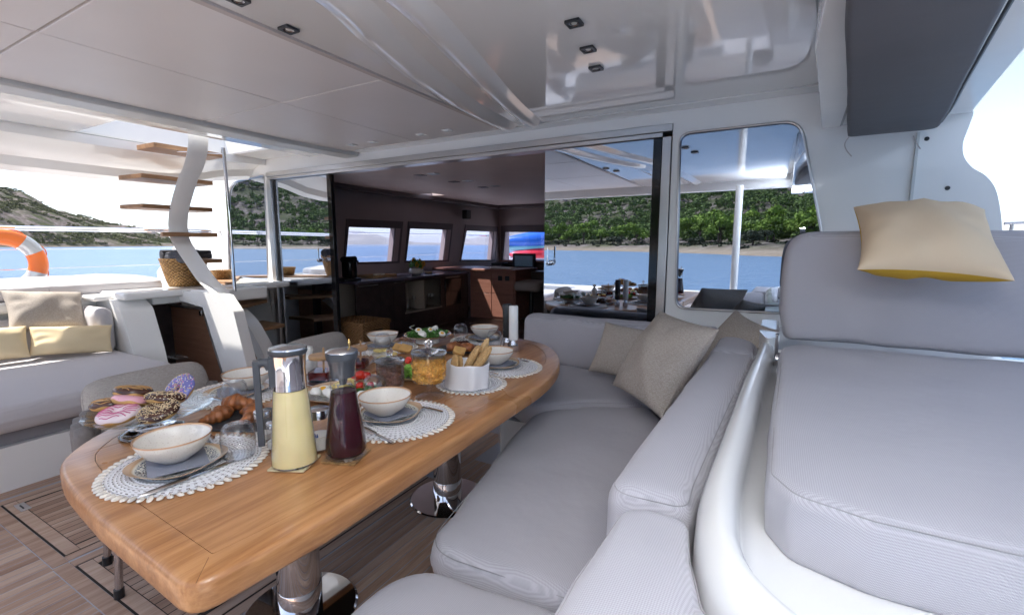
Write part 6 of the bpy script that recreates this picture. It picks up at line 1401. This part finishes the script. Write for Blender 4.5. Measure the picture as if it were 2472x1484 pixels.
m.tube(smooth_path([tp+Vector((.03, .02, -.02)), tp, tp+r_ax*.03+Vector((0, 0, .012)), tp+r_ax*.012+Vector((0, 0, .004))], 5), .0022, 6); props(m.build('serving_tongs', M_['chrome']), 'small steel tongs resting on the egg platter', 'tongs')
# tomato and egg platter behind the carafes
c = at(*i5(720, 640)); e2 = platter(c, .35, 1.0, .85, 'large platter of tomatoes, greens and eggs behind the carafes')
leaves((.05, .02, .008), .075, 260, .022, M_['leaf'], e2, sz=.012, seed=2)
for k, (x, y, z, s, lab) in enumerate(((830, 490, .05, .022, 'topmost red tomato on the platter behind the red carafe'), (872, 495, .045, .020, 'red tomato right of the topmost one'), (800, 500, .04, .020, 'red tomato half hidden by the red carafe'), (830, 570, .028, .019, 'red tomato low on the greens'), (905, 560, .025, .014, 'small tomato wedge at the platter edge'))):
    q = Pz(*i5(x, y), T+z); o = MB().lathe([(0, -.9*s), (.7*s, -.65*s), (s, 0), (.8*s, .6*s), (.25*s, .8*s), (0, .7*s)], 20).build('tomato', M_['tomato'], angle=80); o.location = q; props(o, lab, 'tomato', 'tomatoes on the platter')
leaves((.0, .0, .02), .05, 24, .05, M_['cheese'], e2, 'onion_shreds', .014, 5)
for k, (x, y, s, lab, rt) in enumerate(((560, 600, 1.3, 'halved egg at the left end of the tomato platter', (.3, 0, 0)), (510, 615, 1.1, 'egg at the left rim of the tomato platter', (2.9, 0, 0)), (845, 640, 1.1, 'halved egg at the right end of the tomato platter', (.5, .3, 0)), (600, 625, 1.2, 'egg beside the steel-lidded jar on the tomato platter', (2.7, .4, 0)))):
    egg(Pz(*i5(x, y), T+.030), lab, s, k != 1, rt)
# cheese and cucumber platter behind the cereal jars
c = at(*i5(1175, 500)); e3 = platter(c, .4, .85, .7, 'patterned platter behind the two cereal jars'); leaves((-.02, .0, .008), .06, 180, .03, M_['lettuce'], e3, sz=.016, seed=3)
for k, (x, y, lab) in enumerate(((960, 322, 'yellow cheese cubes left of the small cereal jar lid'), (1010, 318, 'yellow cheese piece just behind the small cereal jar'), (1060, 345, 'yellow cheese slice seen over the small cereal jar'), (985, 375, 'yellow cheese slice seen through the small cereal jar'))):
    q = Pz(*i5(x, y), T+.03); o = MB().box((-.022, -.014, 0), (.022, .014, .012), M=Matrix.Rotation(.6*k, 4, 'Z')).build('cheese_slice', M_['cheese'], bevel=.003); o.location = q; props(o, lab, 'cheese', 'cheese slices')
q = at(*i5(1010, 372)); props(MB().lathe([(0, .0), (.05, 0), (.062, .018), (.066, .026), (.063, .026), (.05, .006), (0, .004)], 36).build('cheese_dish', M_['ceramic'], loc=(q.x, q.y, T+.0006)), 'cream dish of cheese between jam jar and cereal jars', 'dish')
for k, (x, y, m_, lab) in enumerate(((1180, 385, M_['tomato'], 'red pepper slice between the two cereal jars'), (1178, 440, M_['lettuce'], 'cucumber slices between the two cereal jars'))):
    q = Pz(*i5(x, y), T+.025); o = MB().lathe([(0, 0), (.016, 0), (.018, .004), (.016, .008), (0, .008)], 20).build('vegetable_slice', m_, angle=40); o.location = q; o.rotation_euler = (.9, .2, k); props(o, lab, 'vegetable')
# cake and toast behind the bread
q = at(*b2p(1060, 520)); cp_ = props(MB().lathe([(0, 0), (.10, 0), (.125, .008), (.12, .009), (0, .004)], 40).build('cake_board', M_['slate'], loc=(q.x, q.y, T+.0006)), 'dark board under the chocolate cake', 'board')
for (x, y, r, lab, mm) in ((975, 455, .040, 'dark chocolate cake piece left of the sugared one', M_['crust']), (1085, 430, .048, 'brown cake piece dusted with icing sugar', M_['choc']), (1185, 465, .038, 'dark cake piece right of the sugared one', M_['crust'])):
    p = Pz(*b2p(x, y), T+.03); vs = []; o = MB().lathe([(0, -r*.8), (r*.9, -r*.75), (r, 0), (r*.75, r*.5), (0, r*.7)], 18).build('cake_piece', mm, angle=80); o.location = p
    me = o.data
    for v in me.vertices: v.co *= 1+.5*noise.noise(v.co*40+Vector((x, 0, 0))); v.co.z *= .75
    props(o, lab, 'cake', 'cake pieces on the dark board')
    if mm is M_['choc']: leaves((0, 0, r*.45), r*.8, 60, .012, M_['egg'], o, 'icing_sugar', .0035, 8)
for (x, y, lab) in ((150, 500, 'toast slice behind the corn flakes jar'), (250, 510, 'toast slice touching the corn flakes jar lid'), (1060, 545, 'toast slice in front of the cake')):
    p = Pz(*b2p(x, y), T+.022); o = MB().prism(rpoly([(-.03, -.025), (.03, -.025), (.03, .025), (-.03, .025)], .008), 0, .012, 'z').build('toast', M_['dough'], bevel=.003); o.location = p; o.rotation_euler = (.5, .2, .4); props(o, lab, 'toast', 'toast slices')
# ------------------------------------------------------------------ chairs, wicker box
def rope_chair(c, lab, rz=0):
    e = empty('rope_chair', (c[0], c[1], 0), lab, 'chair', 'rope chairs on the port side of the table', rz)
    # faces +x; back at -x
    cushion('seat_cushion', rpoly([(-.24, -.24), (.22, -.24), (.22, .24), (-.24, .24)], .06), .40, .47, .03, .012, M_['chairfab'], e)
    for i in range(15):
        a = math.radians(95+i*170/14); R_ = .30
        x_, y_ = R_*math.cos(a), R_*math.sin(a); z1 = .655-.02*abs(i-7)/7; m = MB(); r = .036
        m.lathe([(0, 0), (r*.8, .004), (r, .03), (r*1.0, z1-.43), (r*.85, z1-.40), (0, z1-.392)], 14, (x_, y_, .40), sy=.85); m.build('rope_roll', M_['rope'], e, angle=80)
    MB().tube([(.24*0+.31*math.cos(a), .31*math.sin(a), .41) for a in np.linspace(math.radians(90), math.radians(270), 20)], .012, 8).build('frame_hoop', M_['steel'], e)
    M = frame((-.225, .0, .60), (0, 1, 0), (-.28, 0, 1)); pillow('back_cushion', .46, .31, .15, M_['chairfab'], M, e, seed=c[1]*7, wr=.008, pinch=.0, piping=M_['chairfab'], rc=.12)
    for x_, y_ in ((-.21, -.22), (-.21, .22), (.05, -.28), (.20, .24)):
        l = MB().tube([(x_*.9, y_*.9, .40), (x_, y_, .03)], .013, 10).build('leg', M_['steel'], e); MB().tube([(x_, y_, .036), (x_*1.006, y_*1.006, .001)], .0165, 12).build('rubber_foot', M_['black'], l)
    return e
rope_chair((-2.06, .93), 'grey rope chair with cushion nearest the camera, behind the doughnuts', .0)
rope_chair((-2.06, 1.80), 'grey rope chair with pale cushion farther along the table', .08)
q = Pz(278, 1378, 0); q2 = Pz(522, 1458, 0)
ft = empty('folding_stool', (-1.9, .75, 0), 'slim tubular stool pushed under the table, only feet in view', 'stool')
for k, (a, tx, ty) in enumerate(((q2, -.10, .12), (q2+Vector((-.1, .5, 0)), -.10, -.12))):
    l = MB().tube([(a.x, a.y, .03), (a.x+tx, a.y+ty, .42)], .011, 10).build('leg', M_['steel']); child(l, ft); f_ = MB().tube([(a.x, a.y, .036), (a.x-.002, a.y-.002, .001)], .0145, 12).build('rubber_foot', M_['black']); f_.parent = l
q_ = [Pz((500+x/2.473)/1.0113, (300+y/2.473)/1.0113, .50) for x, y in ((775,1180),(1000,1210),(1105,1180),(890,1160))]; qc = sum(q_, Vector())/4
wb = empty('wicker_box', (qc.x, qc.y, FZ), 'brown lidded wicker box standing in the doorway behind the table', 'wicker box')
def weavebox(x0, x1, y0, y1, z0, z1, m, par, nm, hole=None):
    b = MB(); st = .009
    def sheet(o, u, v, nn_, U, V, skip=None):
        nu, nv = int(U/st), int(V/st); vs = []; fs = []
        for i in range(nu+1):
            for j in range(nv+1): vs.append(o+u*(i*U/nu)+v*(j*V/nv)+nn_*(.0035*math.sin(i*PI/2+.8)*(1 if (j//2) % 2 else -1)*(0 < i < nu and 0 < j < nv)))
        for i in range(nu):
            for j in range(nv):
                if skip and skip[0] < i*U/nu < skip[1] and skip[2] < j*V/nv < skip[3]: continue
                fs.append((i*(nv+1)+j, (i+1)*(nv+1)+j, (i+1)*(nv+1)+j+1, i*(nv+1)+j+1))
        b.add(vs, fs)
    X, Y, Z = Vector((1, 0, 0)), Vector((0, 1, 0)), Vector((0, 0, 1)); w_, d_, h_ = x1-x0, y1-y0, z1-z0
    sheet(Vector((x0, y0, z0)), X, Z, -Y, w_, h_); sheet(Vector((x1, y0, z0)), Y, Z, X, d_, h_, hole); sheet(Vector((x1, y1, z0)), -X, Z, Y, w_, h_); sheet(Vector((x0, y1, z0)), -Y, Z, -X, d_, h_); sheet(Vector((x0, y0, z1)), X, Y, Z, w_, d_)
    return b.build(nm, m, par, fix=False, angle=80)
weavebox(-.27, .23, -.19, .19, 0, .27, M_['wickd'], wb, 'body', (.11, .27, .17, .225)); weavebox(-.28, .24, -.20, .20, .272, .315, M_['wickd'], wb, 'lid')
MB().box((-.25, -.17, .01), (.21, .17, .265)).build('lining', M_['black'], wb)
MB().tube([(-.08, -.0, .318), (-.04, 0, .335), (.02, 0, .335), (.06, 0, .318)], .008, 8).build('handle', M_['wickd'], wb)

# a few crumbs by the bread and the doughnuts
cr_ = MB(); rs = random.Random(12)
for cx_, cy_, n_, R_ in ((-1.02, 1.36, 26, .10), (-1.42, .74, 16, .10), (-1.16, 1.12, 10, .12)):
    for _ in range(n_):
        a = rs.uniform(0, 6.3); r = R_*rs.uniform(.4, 1.4); s_ = rs.uniform(.0006, .0018); x_, y_ = cx_+r*math.cos(a), cy_+r*math.sin(a)
        cr_.add([(x_-s_, y_, T-.001), (x_+s_, y_-s_, T-.001), (x_, y_+s_, T-.001), (x_, y_, T+s_*1.3)], [(0, 1, 3), (1, 2, 3), (2, 0, 3)])
props(cr_.build('crumbs', M_['bread'], fix=False, smooth=False), 'bread crumbs scattered on the table', 'crumbs', kind='stuff')
